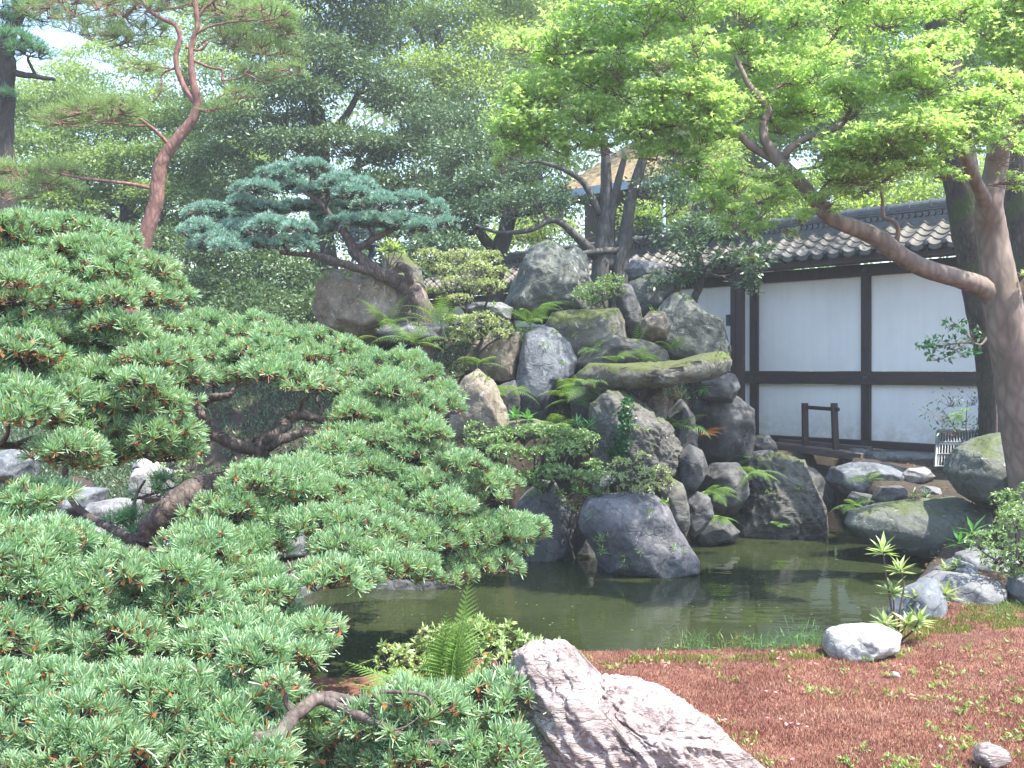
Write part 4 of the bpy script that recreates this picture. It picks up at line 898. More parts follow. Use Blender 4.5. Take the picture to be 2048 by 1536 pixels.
def pine(name, label, skeleton, lobes, needlemat, barkmat, seed, spacing, R, nn, wd, spread=.75, flat=.45, buds=True, limbr=.018, blunt=1.0, tw=.004, dense=1.0, rough=.16):
    """lobes: (px,py,half width px,height px,d)"""
    rng = np.random.default_rng(seed); e = empty(name, P(*skeleton[0][0][:3]), label, "tree")
    mb = MB(); nd = []
    for ti, tr in enumerate(skeleton):
        pts_ = np.array([P(*q[:3]) for q in tr]); rs_ = [q[3] for q in tr]
        if ti == 0: pts_, rs_ = to_ground(pts_, rs_); e.location = [float(v) for v in pts_[0]]
        s = spline(pts_, rs_, 8)
        if s.shape[1] == 3: s = np.hstack([s, np.linspace(tr[0][3], tr[-1][3], len(s))[:, None]])
        wob = rng.normal(size=(len(s), 3)); wob = (wob + np.roll(wob, 1, 0)) * s[:, 3:4] * (.03 if rough < .1 else .05); wob[0] = 0
        tube(mb, s[:, :3] + wob, s[:, 3], 14 if ti == 0 else 9, rough=rough, seed=seed); nd.append(s)
    mb.build("trunk", M[barkmat], e, smooth=True)
    nd = np.concatenate(nd); lb = MB(); tA, tB = [], []; C, D = [], []
    pads = sorted(lobes, key=lambda q: np.linalg.norm(nd[:, :3] - P(q[0], q[1], q[4]), axis=1).min())
    for q in pads:
        px, py, hw, hh, d = q[:5]; c = P(px, py, d); r = hw * d / F; hz = max(hh * d / F * .9, r * .30)
        c2 = c - np.array([0, 0, hz * .5]); a = nearest_limb(nd, c2); ln_ = np.linalg.norm(c2 - a[:3]); r0 = min(limbr, a[3] * .8)
        m1 = a[:3] * .62 + c2 * .38 + rng.normal(size=3) * ln_ * .10 - (0, 0, ln_ * .04); m2 = a[:3] * .28 + c2 * .72 + rng.normal(size=3) * ln_ * .08 - (0, 0, ln_ * .02)
        s = spline([a[:3], m1, m2, c2], [r0, r0 * .85, r0 * .7, r0 * .5], 5); tube(lb, s[:, :3], s[:, 3], 6, rough=.15); nd = np.vstack([nd, s[6:]])
        n = max(12, int(dense * math.pi * r * r / spacing ** 2 * 1.15))
        ang = rng.random(n) * 2 * np.pi; rr = np.sqrt(rng.random(n)); 
        wav = 1 + .16 * np.sin(ang * 3 + rng.random() * 6) + .1 * np.sin(ang * 5 + rng.random() * 6)
        x = np.cos(ang) * rr * wav; y = np.sin(ang) * rr * wav
        top = np.sqrt(np.clip(1 - (rr * .96) ** 2, 0, 1)); z = top * (1 - flat * (rng.random(n) < .45) * rng.random(n)) - .25
        pt = c + np.stack([x * r, y * r, z * hz * 1.3 - hz * .3 + rng.normal(size=n) * .012], -1)
        dd = np.stack([x * .85, y * .85, .55 + .6 * top], -1) + rng.normal(size=(n, 3)) * .22
        C.append(pt); D.append(dd)
        # twigs: centre to sub forks to tufts
        m = max(4, n // 6); f = c2 + (pt[rng.integers(0, n, m)] - c2) * .62 - np.array([0, 0, hz * .10]) + rng.normal(size=(m, 3)) * .015
        mid = (c2 + f) / 2 + rng.normal(size=(m, 3)) * .03 * r * 3
        tA += [np.repeat(c2[None], m, 0), mid]; tB += [mid, f]
        k = np.argmin(((pt[:, None] - f[None]) ** 2).sum(-1), 1); kn = f[k] * .5 + pt * .5 - np.array([0, 0, .012])
        tA += [f[k], kn]; tB += [kn, pt]
    A, B = np.concatenate(tA), np.concatenate(tB); twigs(lb, A, B, tw * 1.25, tw * .8)
    lb.build("branches", M[barkmat], e, smooth=True)
    C, D = np.concatenate(C), np.concatenate(D); nb = MB(); bd = MB() if buds else None
    tufts(nb, bd, C, D, R * (0.7 + .55 * rng.random(len(C))), nn, rng, wd, spread, blunt)
    nb.build("needles", M[needlemat], e)
    if buds: bd.build("buds", M['bud'], e)
    return e, len(C)

# near pine: distance over the picture
CP = np.array([(0,440,5.6),(150,440,5.8),(370,570,6.6),(0,620,4.9),(200,640,5.4),(450,620,7.2),(700,690,7.6),(930,760,7.6),(0,900,4.5),(250,800,5.0),(550,800,6.0),(800,900,6.6),(1080,1030,7.0),(980,1130,6.6),
   (0,1150,4.0),(300,1180,4.4),(600,1150,4.9),(650,1280,4.4),(500,1000,5.3),(0,1400,3.6),(300,1400,3.7),(550,1380,3.8),(100,1520,3.4),(800,1450,3.7),(1040,1500,3.7),(950,1360,4.0),(450,1520,3.5)], float)
def pd(x, y):
    w_ = 1 / (((CP[:, 0] - x) ** 2 + (CP[:, 1] - y) ** 2) + 900) ** 1.5; return float((w_ * CP[:, 2]).sum() / w_.sum())
upper = [(-60,470),(60,455),(150,470),(230,490),(300,530),(345,575),(300,600),(200,600),(100,610),(-60,600)]
main = [(-60,660),(60,640),(190,640),(330,640),(430,625),(540,635),(640,665),(760,700),(880,745),(915,775),(880,850),(930,900),(1000,960),(1060,1030),(1070,1060),(980,1130),(900,1165),(760,1150),(700,1110),(660,1190),(600,1260),(560,1330),(480,1330),(-60,1330)]
low = [(-60,1330),(480,1340),(560,1390),(590,1400),(560,1560),(-60,1560)]
right_low = [(590,1480),(640,1430),(740,1430),(800,1400),(860,1385),(960,1370),(1010,1385),(1040,1440),(1060,1500),(1060,1560),(600,1560)]
holes = [[(240,965),(320,945),(430,955),(440,1000),(380,1060),(270,1100),(180,1080),(130,1010)], [(400,800),(470,790),(660,825),(670,860),(560,915),(480,915),(410,880)], [(570,1130),(610,1130),(610,1210),(570,1210)], [(-60,880),(70,880),(60,960),(-60,960)]]
lob = []
rg = np.random.default_rng(11)
def add_lobes(poly, seed, hs=holes, kx=1.0):
    a = np.array(poly); y = a[:, 1].min(); row = 0; r_ = np.random.default_rng(seed)
    while y <= a[:, 1].max():
        x = a[:, 0].min() + r_.random() * 60
        while x <= a[:, 0].max():
            d = pd(x, y); hw = (330 / d) * (.75 + .5 * r_.random()) * kx
            X_, Y_ = x + r_.normal() * 8, y + r_.normal() * 10
            if in_poly(X_, Y_, poly) and not any(in_poly(X_, Y_, h) or poly_dist(X_, Y_ + (hw * .15), h) < hw * .50 for h in hs):
                lob.append((X_, Y_, hw, hw * .58, d + r_.normal() * .12))
            x += hw * 1.12
        y += 150 / pd(300, y); row += 1
add_lobes(upper, 1); add_lobes(main, 2); add_lobes(low, 3); add_lobes(right_low, 4)
lob += [(40,450,75,26,5.6),(130,455,70,26,5.8),(220,480,60,26,6.0),(300,545,55,26,6.4),(345,585,40,22,6.6),(640,1250,42,22,4.1),(600,1320,45,24,3.9),(1050,1050,45,22,7.0),(1000,1130,40,20,6.7),(560,1370,40,24,3.6)]
sk = [[(215,1260,5.9,.10),(285,1120,6.0,.085),(305,1060,6.0,.085),(345,1010,6.0,.08),(395,980,6.1,.075),(450,965,6.2,.07),(500,945,6.3,.06),(520,900,6.3,.055),(515,885,6.3,.05)],
      [(515,900,6.3,.045),(470,890,6.2,.042),(425,865,6.2,.040),(408,835,6.1,.034),(402,820,6.1,.03),(415,800,6.1,.028),(460,790,6.0,.02)],
      [(515,895,6.3,.045),(545,870,6.3,.048),(575,845,6.4,.042),(590,830,6.4,.036),(640,838,6.5,.028),(665,845,6.6,.02),(730,820,6.8,.014)],
      [(520,900,6.3,.035),(560,880,6.3,.034),(600,868,6.4,.028),(650,862,6.5,.018),(700,850,6.8,.012)],
      [(280,1115,6.0,.045),(240,1120,5.6,.04),(200,1118,5.3,.035),(150,1110,4.9,.03),(60,1100,4.4,.025)],
      [(290,1105,6.0,.04),(340,1100,5.8,.032),(400,1095,5.6,.026),(470,1100,5.2,.02)],
      [(290,1090,6.0,.03),(150,1010,6.3,.022),(130,900,6.3,.02),(150,780,5.9,.02),(200,730,5.7,.022),(210,700,5.8,.016)],
      [(150,800,5.6,.03),(60,700,5.5,.026),(40,620,5.6,.024),(100,600,5.8,.02),(180,600,6.0,.015)],
      [(40,640,5.6,.022),(0,560,5.6,.02),(30,520,5.7,.014)],
      [(500,940,6.3,.04),(620,900,6.6,.03),(720,900,6.8,.025),(820,930,6.9,.018)],
      [(500,950,6.3,.04),(600,1000,6.3,.03),(740,1040,6.5,.024),(900,1080,6.8,.016)],
      [(215,1260,5.9,.06),(260,1290,4.8,.05),(330,1400,4.0,.045),(420,1500,3.55,.036),(470,1482,3.5,.030),(545,1475,3.5,.028),(590,1430,3.6,.026),(640,1396,3.7,.025),(700,1400,3.7,.017),(740,1420,3.7,.012)],
      [(640,1398,3.7,.020),(690,1420,3.65,.019),(740,1440,3.6,.016),(830,1480,3.6,.013),(940,1490,3.6,.011),(1000,1500,3.6,.008)],
      [(260,1290,4.9,.04),(200,1260,4.7,.034),(130,1250,4.5,.026),(40,1270,4.4,.018)],
      [(260,1290,4.8,.04),(170,1400,4.2,.03),(80,1490,4.0,.016)],
      [(130,900,6.3,.02),(60,895,5.6,.02),(0,890,5.2,.02)],
      [(740,1430,3.6,.008),(752,1388,3.6,.008),(800,1384,3.6,.007),(850,1392,3.6,.006),(868,1420,3.6,.005)]]
e, n1 = pine("pine", "large spreading near pine with brushy bright green needle tufts filling the left", sk, lob, 'needle_near', 'bark_pine', 41, .044, .047, 38, .0040, spread=.60, limbr=.015, dense=1.25)
print("near pine tufts", n1)

# blue-green pine leaning from the rock hill
D2 = 11.6
bl = [(560,352,60,20),(620,338,60,18),(680,350,55,20),(735,368,40,18),(520,385,55,18),(590,378,60,20),(650,385,60,18),(700,392,50,15),(480,405,50,16),(420,425,55,20),(470,430,50,18),(530,418,50,16),(600,415,50,14),
      (400,465,45,20),(440,480,50,22),(395,490,35,16),(490,462,55,22),(545,452,50,20),(600,460,45,18),(520,495,50,16),(570,488,45,16),(610,490,35,14),(465,500,40,14),
      (660,425,50,16),(710,415,55,18),(765,408,55,18),(820,412,50,18),(870,428,38,16),(690,445,50,14),(745,440,50,14),(800,445,50,14),(850,448,45,14),(885,440,25,12),(650,450,30,14),(620,500,30,12)]
rg = np.random.default_rng(77)
bl = [(x + rg.normal() * 4, y + rg.normal() * 7, hw * rg.uniform(.6, 1.0), hh * rg.uniform(1.0, 1.7), D2 + rg.normal() * .28 + (y - 420) * -.002) for x, y, hw, hh in bl]
sb = [[(846,640,11.7,.12),(836,610,11.7,.11),(822,578,11.7,.10),(790,560,11.7,.09),(750,542,11.6,.08),(715,510,11.6,.065),(695,475,11.6,.055),(680,455,11.6,.05)],
      [(755,545,11.6,.06),(710,535,11.5,.05),(665,520,11.4,.045),(620,510,11.4,.035),(560,505,11.4,.025)],
      [(715,500,11.6,.045),(745,478,11.6,.04),(785,460,11.6,.03),(810,450,11.6,.022)],
      [(680,455,11.6,.04),(660,430,11.6,.035),(640,405,11.6,.03),(610,385,11.6,.022)],
      [(640,405,11.6,.022),(580,410,11.6,.02),(530,400,11.6,.014),(500,410,11.6,.012)],
      [(640,520,11.4,.025),(600,480,11.4,.02),(520,480,11.4,.016),(450,490,11.4,.012)],
      [(818,575,11.7,.06),(818,552,11.6,.05),(808,535,11.55,.045),(795,528,11.5,.04)]]
pine("pine", "blue-green pine with cloud shaped pads on a trunk leaning left from the rock hill", sb, bl, 'needle_blue', 'bark_pine', 42, .046, .050, 30, .0046, spread=.66, limbr=.018, dense=1.35, buds=False, tw=.004)

# red pine
D3 = 14.0
sr = [[(262,560,D3,0.123),(285,495,D3,0.112),(312,400,D3,0.101),(322,330,D3,0.094),(350,285,D3,0.083),(385,240,D3,0.069),(395,200,D3,0.061),(385,160,D3,0.051),(382,110,D3,0.043),(386,80,D3,0.036),(395,40,D3,0.036),(380,-40,D3,0.036),(350,-160,D3,0.029)],
      [(392,205,D3,0.051),(372,180,D3,0.043),(355,140,D3,0.040),(352,110,D3,0.036),(360,75,D3,0.036),(350,50,D3,0.033),(320,35,D3,0.029),(290,10,D3,0.025),(260,-60,D3,0.022)],
      [(385,120,D3,0.022),(420,135,D3,0.019),(445,140,D3,0.017),(445,160,D3,0.015),(480,155,D3,0.013),(495,140,D3,0.010)],
      [(445,155,D3,0.013),(450,185,D3,0.010),(420,205,D3,0.007)],
      [(372,95,D3,0.022),(400,100,D3,0.019),(415,85,D3,0.022)],
      [(352,135,D3,0.019),(325,148,D3,0.015),(322,180,D3,0.013),(305,205,D3,0.009)],
      [(352,138,D3,0.015),(300,130,D3,0.011),(265,110,D3,0.009)],
      [(386,70,D3,0.022),(430,50,D3,0.015),(500,40,D3,0.011)],
      [(395,40,D3,0.022),(410,15,D3,0.022),(460,-20,D3,0.018)]]
rl = [(150,20,90,30),(250,20,80,30),(340,5,80,26),(450,20,80,26),(530,30,70,26),(240,80,60,22),(470,80,60,22),(540,100,60,24),(520,150,50,20),(560,60,50,22),(480,190,40,14),(430,215,30,10),(580,140,40,20),(290,60,50,18),(200,230,85,32),(130,240,60,28),(240,210,50,20),(270,130,40,14),(180,60,60,26),
      (40,345,70,26),(100,370,60,22),(20,390,60,22),(120,340,50,18)]
rl = [(x, y, a_, b_, D3 + ((x * 7 + y * 3) % 11) * .12 - .6) for x, y, a_, b_ in rl]
pine("red_pine", "tall pine with a twisting red-brown trunk and wispy pale needles at the upper left", sr, rl, 'needle_long', 'bark_red', 43, .115, .14, 26, .0035, spread=.9, limbr=.03, dense=1.0, buds=False, tw=.006, rough=.06)
pine("pine", "dark pine trunk and branches at the very top left edge", [[(-5,640,16,.2),(5,450,16,.2),(5,250,16,.18),(10,120,16,.15),(20,60,16,.1),(60,-20,16,.08)],[(8,140,16,.06),(50,150,16,.05),(110,158,16,.03)],[(15,100,16,.06),(40,40,16,.05),(60,0,16,.04)]],
     [(60,20,70,26,16),(20,80,60,22,15.6),(100,-10,60,22,16),(60,105,50,16,15.8),(-10,40,60,26,16),(5,190,30,16,15.7),(30,-60,100,40,16)], 'needle_soft', 'bark_dark', 44, .11, .13, 26, .005, spread=.9, limbr=.03, buds=False, tw=.006)
pine("young_pine", "small soft needled pine growing behind the near pine trunk", [[(265,1130,6.8,.02),(262,1080,6.8,.018),(270,1000,6.8,.012),(290,960,6.8,.008)],[(262,1060,6.8,.012),(230,1030,6.8,.008)],[(262,1000,6.8,.01),(400,960,7.0,.006)]],
     [(300,985,30,16,6.8),(270,1030,32,16,6.8),(235,1045,28,14,6.8),(330,960,30,12,6.9),(255,1080,30,14,6.7),(390,975,36,14,7),(290,1060,26,14,6.7),(225,1075,24,12,6.8)], 'needle_soft', 'bark_pine', 45, .06, .085, 34, .0022, spread=1.0, limbr=.008, buds=False, tw=.003)
print("pines done")

# ------------------------------------------------------------------ the maple
ml = []
def ml_add(poly, step, rx, ry, df, seed, holes=()):
    ml.extend(fill(poly, step, rx, ry, df, seed, holes, k=.9))
dm = lambda x, y: 8.2 - .5 * (x > 1650) + .3 * math.sin(x * .013)
ml_add([(1040,60),(1200,-60),(1500,-60),(1700,-60),(1720,60),(1700,180),(1560,250),(1450,300),(1250,260),(1040,300),(990,290),(1000,240),(1030,140)], (84, 48), 68, 34, dm, 1)
ml_add([(1700,160),(1850,60),(2100,-60),(2100,240),(1990,260),(1900,300),(1700,360),(1660,330),(1700,240)], (84, 46), 64, 32, dm, 2)
ml_add([(1700,-60),(2100,-60),(2100,30),(1720,60)], (90, 55), 70, 32, dm, 3)
ml += [(1470,420,42,30,7.9),(1500,460,28,20,7.9),(1530,395,48,26,7.9),(1440,350,60,40,8),(1010,250,50,50,8.3),(1030,190,40,40,8.3),(1120,310,40,26,8.3),(1020,300,40,34,8.3),(1060,240,60,40,8.3),(1150,280,50,34,8.2),(1300,310,50,30,8.1),(1360,320,46,32,8.05),(1430,400,44,36,7.95),(1470,380,40,40,7.9),(1520,430,36,34,7.9),(1560,360,50,30,7.85),(1650,300,50,34,7.75),(1720,360,46,26,7.7),(1660,400,40,20,7.75),(1850,200,60,40,7.6),(1950,210,60,34,7.6),(1800,300,60,34,7.6),(2000,230,50,44,7.5),(1640,160,60,36,8),(1570,150,60,36,8.1),(1250,180,60,36,8.2),(1180,150,60,36,8.3),(1200,300,40,22,8.2),(1390,350,34,26,8.1),(1470,450,34,24,7.9),(1590,470,20,12,7.8),(1800,250,60,34,7.7),(1870,300,60,34,7.6),(1940,270,50,34,7.6),(1780,350,44,20,7.6),(1700,330,50,24,7.7),(1090,270,60,40,8.3),(1180,240,60,36,8.2),(1260,260,60,36,8.1),(1340,290,50,36,8.1),(1410,230,60,36,8),(1560,260,50,20,8.4),(1640,220,60,26,8.3),(1680,350,50,26,7.8),(1730,380,40,20,7.8),(1640,425,36,12,7.8),(1600,440,26,16,7.8),(1450,380,30,24,8.0),(1400,280,36,30,8),(1395,320,24,22,8),(1340,240,46,30,8),(1690,300,40,24,7.7),(1760,310,50,22,7.6),
       (1830,330,50,20,7.6),(1900,350,36,16,7.5),(2020,300,40,50,7.4),(2040,360,26,24,7.4),(2060,545,30,14,8.3),(1000,330,22,26,8.3),(1060,200,56,30,8.4),(1500,520,14,14,7.9),(1965,265,34,16,7.5),
       (1300,-110,90,40,8.2)]
mt = [[(2075,1010,8.9,.24),(2062,940,8.9,.20),(2045,850,8.8,.185),(2028,740,8.7,.175),(2010,630,8.6,.165),(1998,560,8.6,.15),(1985,470,8.6,.125),(1978,410,8.5,.115),(1990,350,8.5,.10),(2005,260,8.4,.09),(2040,140,8.3,.07),(2060,20,8.2,.05),(2040,-120,8.1,.035)],
      [(2000,600,8.6,.12),(1965,575,8.55,.092),(1913,556,8.4,.080),(1844,535,8.3,.078),(1796,508,8.2,.076),(1755,476,8.15,.078),(1707,455,8.1,.068),(1658,435,8.05,.06),(1630,400,8.05,.058),(1595,360,8.05,.056),(1566,332,8.05,.058),(1550,310,8.05,.050),(1530,280,8.05,.040),(1528,245,8.1,.034),(1536,222,8.1,.034),(1515,190,8.1,.030),(1495,165,8.15,.024),(1470,110,8.2,.016)],
      [(1572,335,8.05,.04),(1540,315,8.1,.036),(1504,293,8.1,.035),(1464,255,8.15,.030),(1424,235,8.15,.022),(1390,200,8.2,.018),(1334,172,8.25,.018),(1304,136,8.3,.018),(1249,108,8.3,.015),(1180,104,8.35,.012),(1110,110,8.35,.008)],
      [(1566,318,8.05,.036),(1580,298,8.0,.03),(1610,278,7.95,.028),(1664,260,7.9,.026),(1690,240,7.9,.022),(1712,190,7.9,.012)],
      [(1794,482,8.2,.02),(1796,460,8.15,.018),(1788,442,8.1,.017),(1767,434,8.1,.016),(1765,400,8.1,.013),(1760,370,8.1,.008)],
      [(1980,420,8.5,.07),(1950,360,8.3,.05),(1900,240,8.0,.03),(1870,130,8.0,.02)],
      [(2010,620,8.6,.07),(2060,560,8.5,.05),(2110,480,8.4,.05)]]
tree("maple", "maple with smooth pink-brown bark and a long limb reaching left over the wall", "tree", mt, ml, 'maple', 'bark_maple', .036, 4300, seed=51, limb=.016, star=True, dirz=-.5, lump=.2, twigr=.004, rough=.05)
tree("dark_trunk_tree", "tree with a mossy dark rough trunk directly behind the maple", "tree",
     [[(2010,960,10.4,.23),(2000,880,10.4,.20),(1990,740,10.4,.18),(1965,600,10.4,.18),(1938,450,10.4,.185),(1918,330,10.4,.18),(1895,200,10.4,.17),(1880,50,10.4,.15),(1870,-150,10.4,.12)]],
     [(1880,-60,120,50,10.6),(1780,-120,120,50,10.8),(1990,-120,120,50,10.4),(1700,-30,70,30,10.8),(1500,-260,150,50,11),(1700,-290,160,50,10.6),(1900,-320,160,50,11),(2080,-280,140,50,11.5),(1600,-230,140,50,12.8),(1800,-240,140,50,13),(1980,-230,140,50,13),(1400,-230,130,45,12.6)], 'maple_back', 'bark_moss', .08, 900, seed=52, limb=.04, rough=.10)  # pads high above the frame are unseen, added to shade the rock hill
tree("dark_trunk_tree", "tree with a thick black trunk at the right edge, beyond the maple", "tree",
     [[(2110,960,11.4,.3),(2085,800,11.4,.27),(2065,620,11.4,.25),(2050,480,11.4,.24),(2040,350,11.4,.22),(2050,200,11.4,.2),(2060,-100,11.4,.15)]],
     [(2060,-80,110,50,11.4),(2130,-10,90,50,11.2)], 'maple_back', 'bark_moss', .07, 1300, seed=53, limb=.04, rough=.10)

# ------------------------------------------------------------------ shrubs
def rosettes(rng, pads, density, per, size, aspect):
    """whorls of leaves at the tips of a clipped shrub"""
    out = []
    for p in pads:
        c, r = pad_xyz(p); n = max(14, int(density * (r[0] * r[1] * 3 + r[0] * r[2] * 3)))
        d = unit(rng.normal(size=(n, 3)) + np.array([0, -.15, .55])); rr = (.62 + .42 * rng.random(n))[:, None]
        wav = 1 + .16 * perlin(d * 2.5 + p[0])[:, None]
        out.append(np.hstack([c + d * rr * wav * r, d]))
    A = np.concatenate(out); C, D = A[:, :3], unit(A[:, 3:] + rng.normal(size=(len(A), 3)) * .3 + np.array([0, 0, .3]))
    k = np.repeat(np.arange(len(C)), per); s = rng.normal(size=(len(k), 3)); s = unit(s - (s * D[k]).sum(1)[:, None] * D[k])
    L = unit(D[k] * rng.uniform(.25, .9, len(k))[:, None] + s); return C, C[k], L
def shrub(name, label, pads, mat, seed, stems, size=.034, density=420, per=8, aspect=.42, cat="shrub", group=None, barkm='bark_grey', spr=.004):
    rng = np.random.default_rng(seed); b = P(*stems[0][0][:3]); e = empty(name, b, label, cat, group)
    mb = MB(); nd = []
    for tr in stems:
        s = spline([P(*q[:3]) for q in tr], [q[3] for q in tr], 5)
        if s.shape[1] == 3: s = np.hstack([s, np.linspace(tr[0][3], tr[-1][3], len(s))[:, None]])
        tube(mb, s[:, :3], s[:, 3], 7, rough=.15); nd.append(s)
    nd = np.concatenate(nd)
    pads = [(p[0] + rng.normal() * p[2] * .16, p[1] + rng.normal() * p[3] * .38, p[2] * rng.uniform(.7, 1.1), p[3] * rng.uniform(.9, 1.5), p[4] + rng.normal() * .08) for p in pads]
    for p in pads:
        c, r = pad_xyz(p); c2 = c - np.array([0, 0, r[2] * .5]); q = nearest_limb(nd, c2)
        s = spline([q[:3], (q[:3] + c2) / 2 + rng.normal(size=3) * .04, c2], [.012, .009, .006], 4); tube(mb, s[:, :3], s[:, 3], 6)
        en = c + unit(rng.normal(size=(22, 3)) + (0, 0, .3)) * r * .75; twigs(mb, np.repeat(c2[None], 22, 0), en, spr, spr * .5)
    mb.build("stems", M[barkm], e, smooth=True)
    C, Pt, L = rosettes(rng, pads, density, per, size, aspect); lf = MB(); sz = size * (.7 + .6 * rng.random(len(Pt)))
    leaves(lf, Pt, L, sz, sz * aspect, .1, rng, .6); lf.build("foliage", M[mat], e); return e
GA = "clipped azaleas on the rock hill"
shrub("azalea", "pale layered azalea highest on the hill, in front of the tiled eave", [(860,520,38,12,12.6),(920,512,50,12,12.5),(985,518,42,12,12.6),(880,545,45,12,12.4),(950,548,52,13,12.3),(1000,545,30,11,12.5),(900,575,42,13,12.3),(965,572,48,13,12.3),(860,590,26,10,12.4),(930,598,30,9,12.2)],
      'azalea_pale', 61, [[(930,660,12.5,.03),(932,620,12.5,.025),(945,580,12.5,.02)],[(930,620,12.5,.02),(900,590,12.4,.015),(880,550,12.4,.01)],[(955,650,12.5,.02),(975,600,12.5,.015),(985,560,12.4,.01)]], density=520, group=GA)
shrub("azalea", "pale yellowish azalea in the middle of the hill above the bent blue-grey rock", [(920,650,34,13,11.6),(965,642,36,12,11.6),(1005,652,32,12,11.6),(940,668,34,12,11.5),(990,672,30,11,11.5),(1020,672,16,10,11.6),(910,675,22,9,11.5)],
      'azalea_pale', 62, [[(955,760,11.7,.03),(950,710,11.7,.025),(965,680,11.6,.02)],[(950,715,11.7,.02),(975,690,11.6,.012),(1000,675,11.6,.01)]], density=520, group=GA)
shrub("azalea", "green azalea leaning out right of the twin peaked rock", [(1175,570,40,13,12.5),(1215,556,36,12,12.5),(1160,588,28,10,12.4),(1205,582,40,13,12.4),(1235,572,18,12,12.5),(1185,600,26,10,12.4)],
      'azalea', 63, [[(1225,690,12.8,.03),(1218,640,12.7,.022),(1205,600,12.6,.015)]], density=520, group=GA)
shrub("azalea", "wide many layered azalea hanging over the dark dripping rock", [(1010,872,38,16,9.9),(1060,868,44,14,9.9),(1110,872,42,16,9.9),(1160,884,36,18,9.9),(1020,905,40,14,9.7),(1080,908,42,14,9.7),(1140,908,46,14,9.7),(1180,925,22,12,9.8),(1000,935,30,10,9.6),(1050,945,40,12,9.6),(1110,950,44,12,9.6),(1165,955,36,11,9.6),(985,890,26,16,9.8),(1060,972,30,8,9.6)],
      'azalea', 64, [[(1105,1010,10.0,.035),(1090,985,9.9,.03),(1070,940,9.8,.022)],[(1092,985,9.9,.025),(1120,940,9.8,.02),(1140,900,9.8,.014)],[(1080,975,9.9,.02),(1040,955,9.8,.015),(1010,930,9.8,.012)]], density=800, group=GA)
shrub("azalea", "small azalea spilling over the top of the blue-black water boulder", [(1250,930,34,14,9.5),(1290,918,26,12,9.6),(1230,955,30,11,9.4),(1280,950,34,13,9.4),(1320,945,24,14,9.4),(1300,972,28,10,9.3),(1335,965,14,12,9.4),(1255,975,24,8,9.4)],
      'azalea_pale', 65, [[(1285,1010,9.6,.025),(1280,985,9.6,.02),(1275,960,9.5,.015)],[(1282,990,9.6,.014),(1310,975,9.5,.012)]], density=520, group=GA)
shrub("shrub", "rounded green shrub at the right edge over the bank stones", [(1985,1085,40,24,7.4),(2040,1060,40,24,7.4),(2040,1110,44,26,7.3),(1985,1120,34,16,7.3),(2010,1145,40,14,7.3),(2080,1100,40,40,7.4),(1960,1100,24,18,7.3)],
      'azalea', 66, [[(2035,1200,7.4,.025),(2030,1160,7.4,.02),(2020,1110,7.4,.015)],[(2040,1200,7.4,.02),(2055,1150,7.4,.015),(2060,1090,7.4,.01)]], density=950, size=.026)
shrub("shrub", "dense green shrub higher at the right edge beneath the greenish boulder", [(2015,1000,34,18,7.9),(2060,985,36,26,7.9),(2035,1030,36,18,7.8),(2080,1030,40,26,7.8)],
      'azalea', 67, [[(2060,1150,7.9,.02),(2055,1080,7.9,.018),(2045,1020,7.9,.012)]], density=900, size=.028)
shrub("azalea", "bright leafed azalea in the foreground between fern and pink rock", [(830,1300,48,22,5.3),(880,1282,46,20,5.3),(940,1278,46,20,5.3),(990,1290,40,20,5.3),(860,1330,50,22,5.2),(930,1325,52,24,5.2),(1000,1325,40,22,5.2),(1040,1310,30,16,5.2),(800,1340,34,20,5.2),(1080,1318,30,12,5.3),(1130,1320,28,9,5.35),(970,1262,26,12,5.3),(1060,1345,30,18,5.1),(1165,1340,18,12,5.2),(780,1320,40,26,5.3),(860,1275,40,24,5.35),(1010,1275,40,22,5.3),(1060,1290,36,20,5.3),(1110,1310,34,14,5.3),(900,1350,50,26,5.0),(960,1260,34,16,5.35)],
      'azalea_bright', 68, [[(930,1450,5.3,.02),(925,1390,5.3,.016),(920,1340,5.3,.01)],[(935,1450,5.3,.016),(990,1380,5.3,.012),(1010,1330,5.3,.008)],[(925,1450,5.3,.016),(860,1390,5.3,.012),(850,1330,5.3,.008)]], size=.038, density=520, per=8, aspect=.36)
shrub("azalea", "tiny azalea tuft between the pink rock and the red moss", [(1175,1400,16,12,4.7),(1190,1420,14,10,4.6),(1165,1385,12,8,4.75)], 'azalea_bright', 69, [[(1180,1450,4.7,.006),(1178,1420,4.7,.005),(1176,1400,4.7,.004)]], size=.03, density=420, per=6)
shrub("shrub", "small leaved shrub seen through the gap above the near pine trunk", [(340,930,40,20,8.4),(390,925,40,20,8.4),(370,960,34,14,8.3),(430,950,30,18,8.5)], 'azalea', 70, [[(375,1040,8.4,.02),(372,990,8.4,.016),(365,950,8.4,.01)]], density=300)
shrub("azalea", "small green azalea peeping right of the near pine by the ochre rock", [(950,860,26,16,10.2),(975,885,24,14,10.1),(940,890,22,12,10.1)], 'azalea', 71, [[(955,960,10.2,.018),(955,920,10.2,.015),(955,880,10.2,.01)]], density=520)

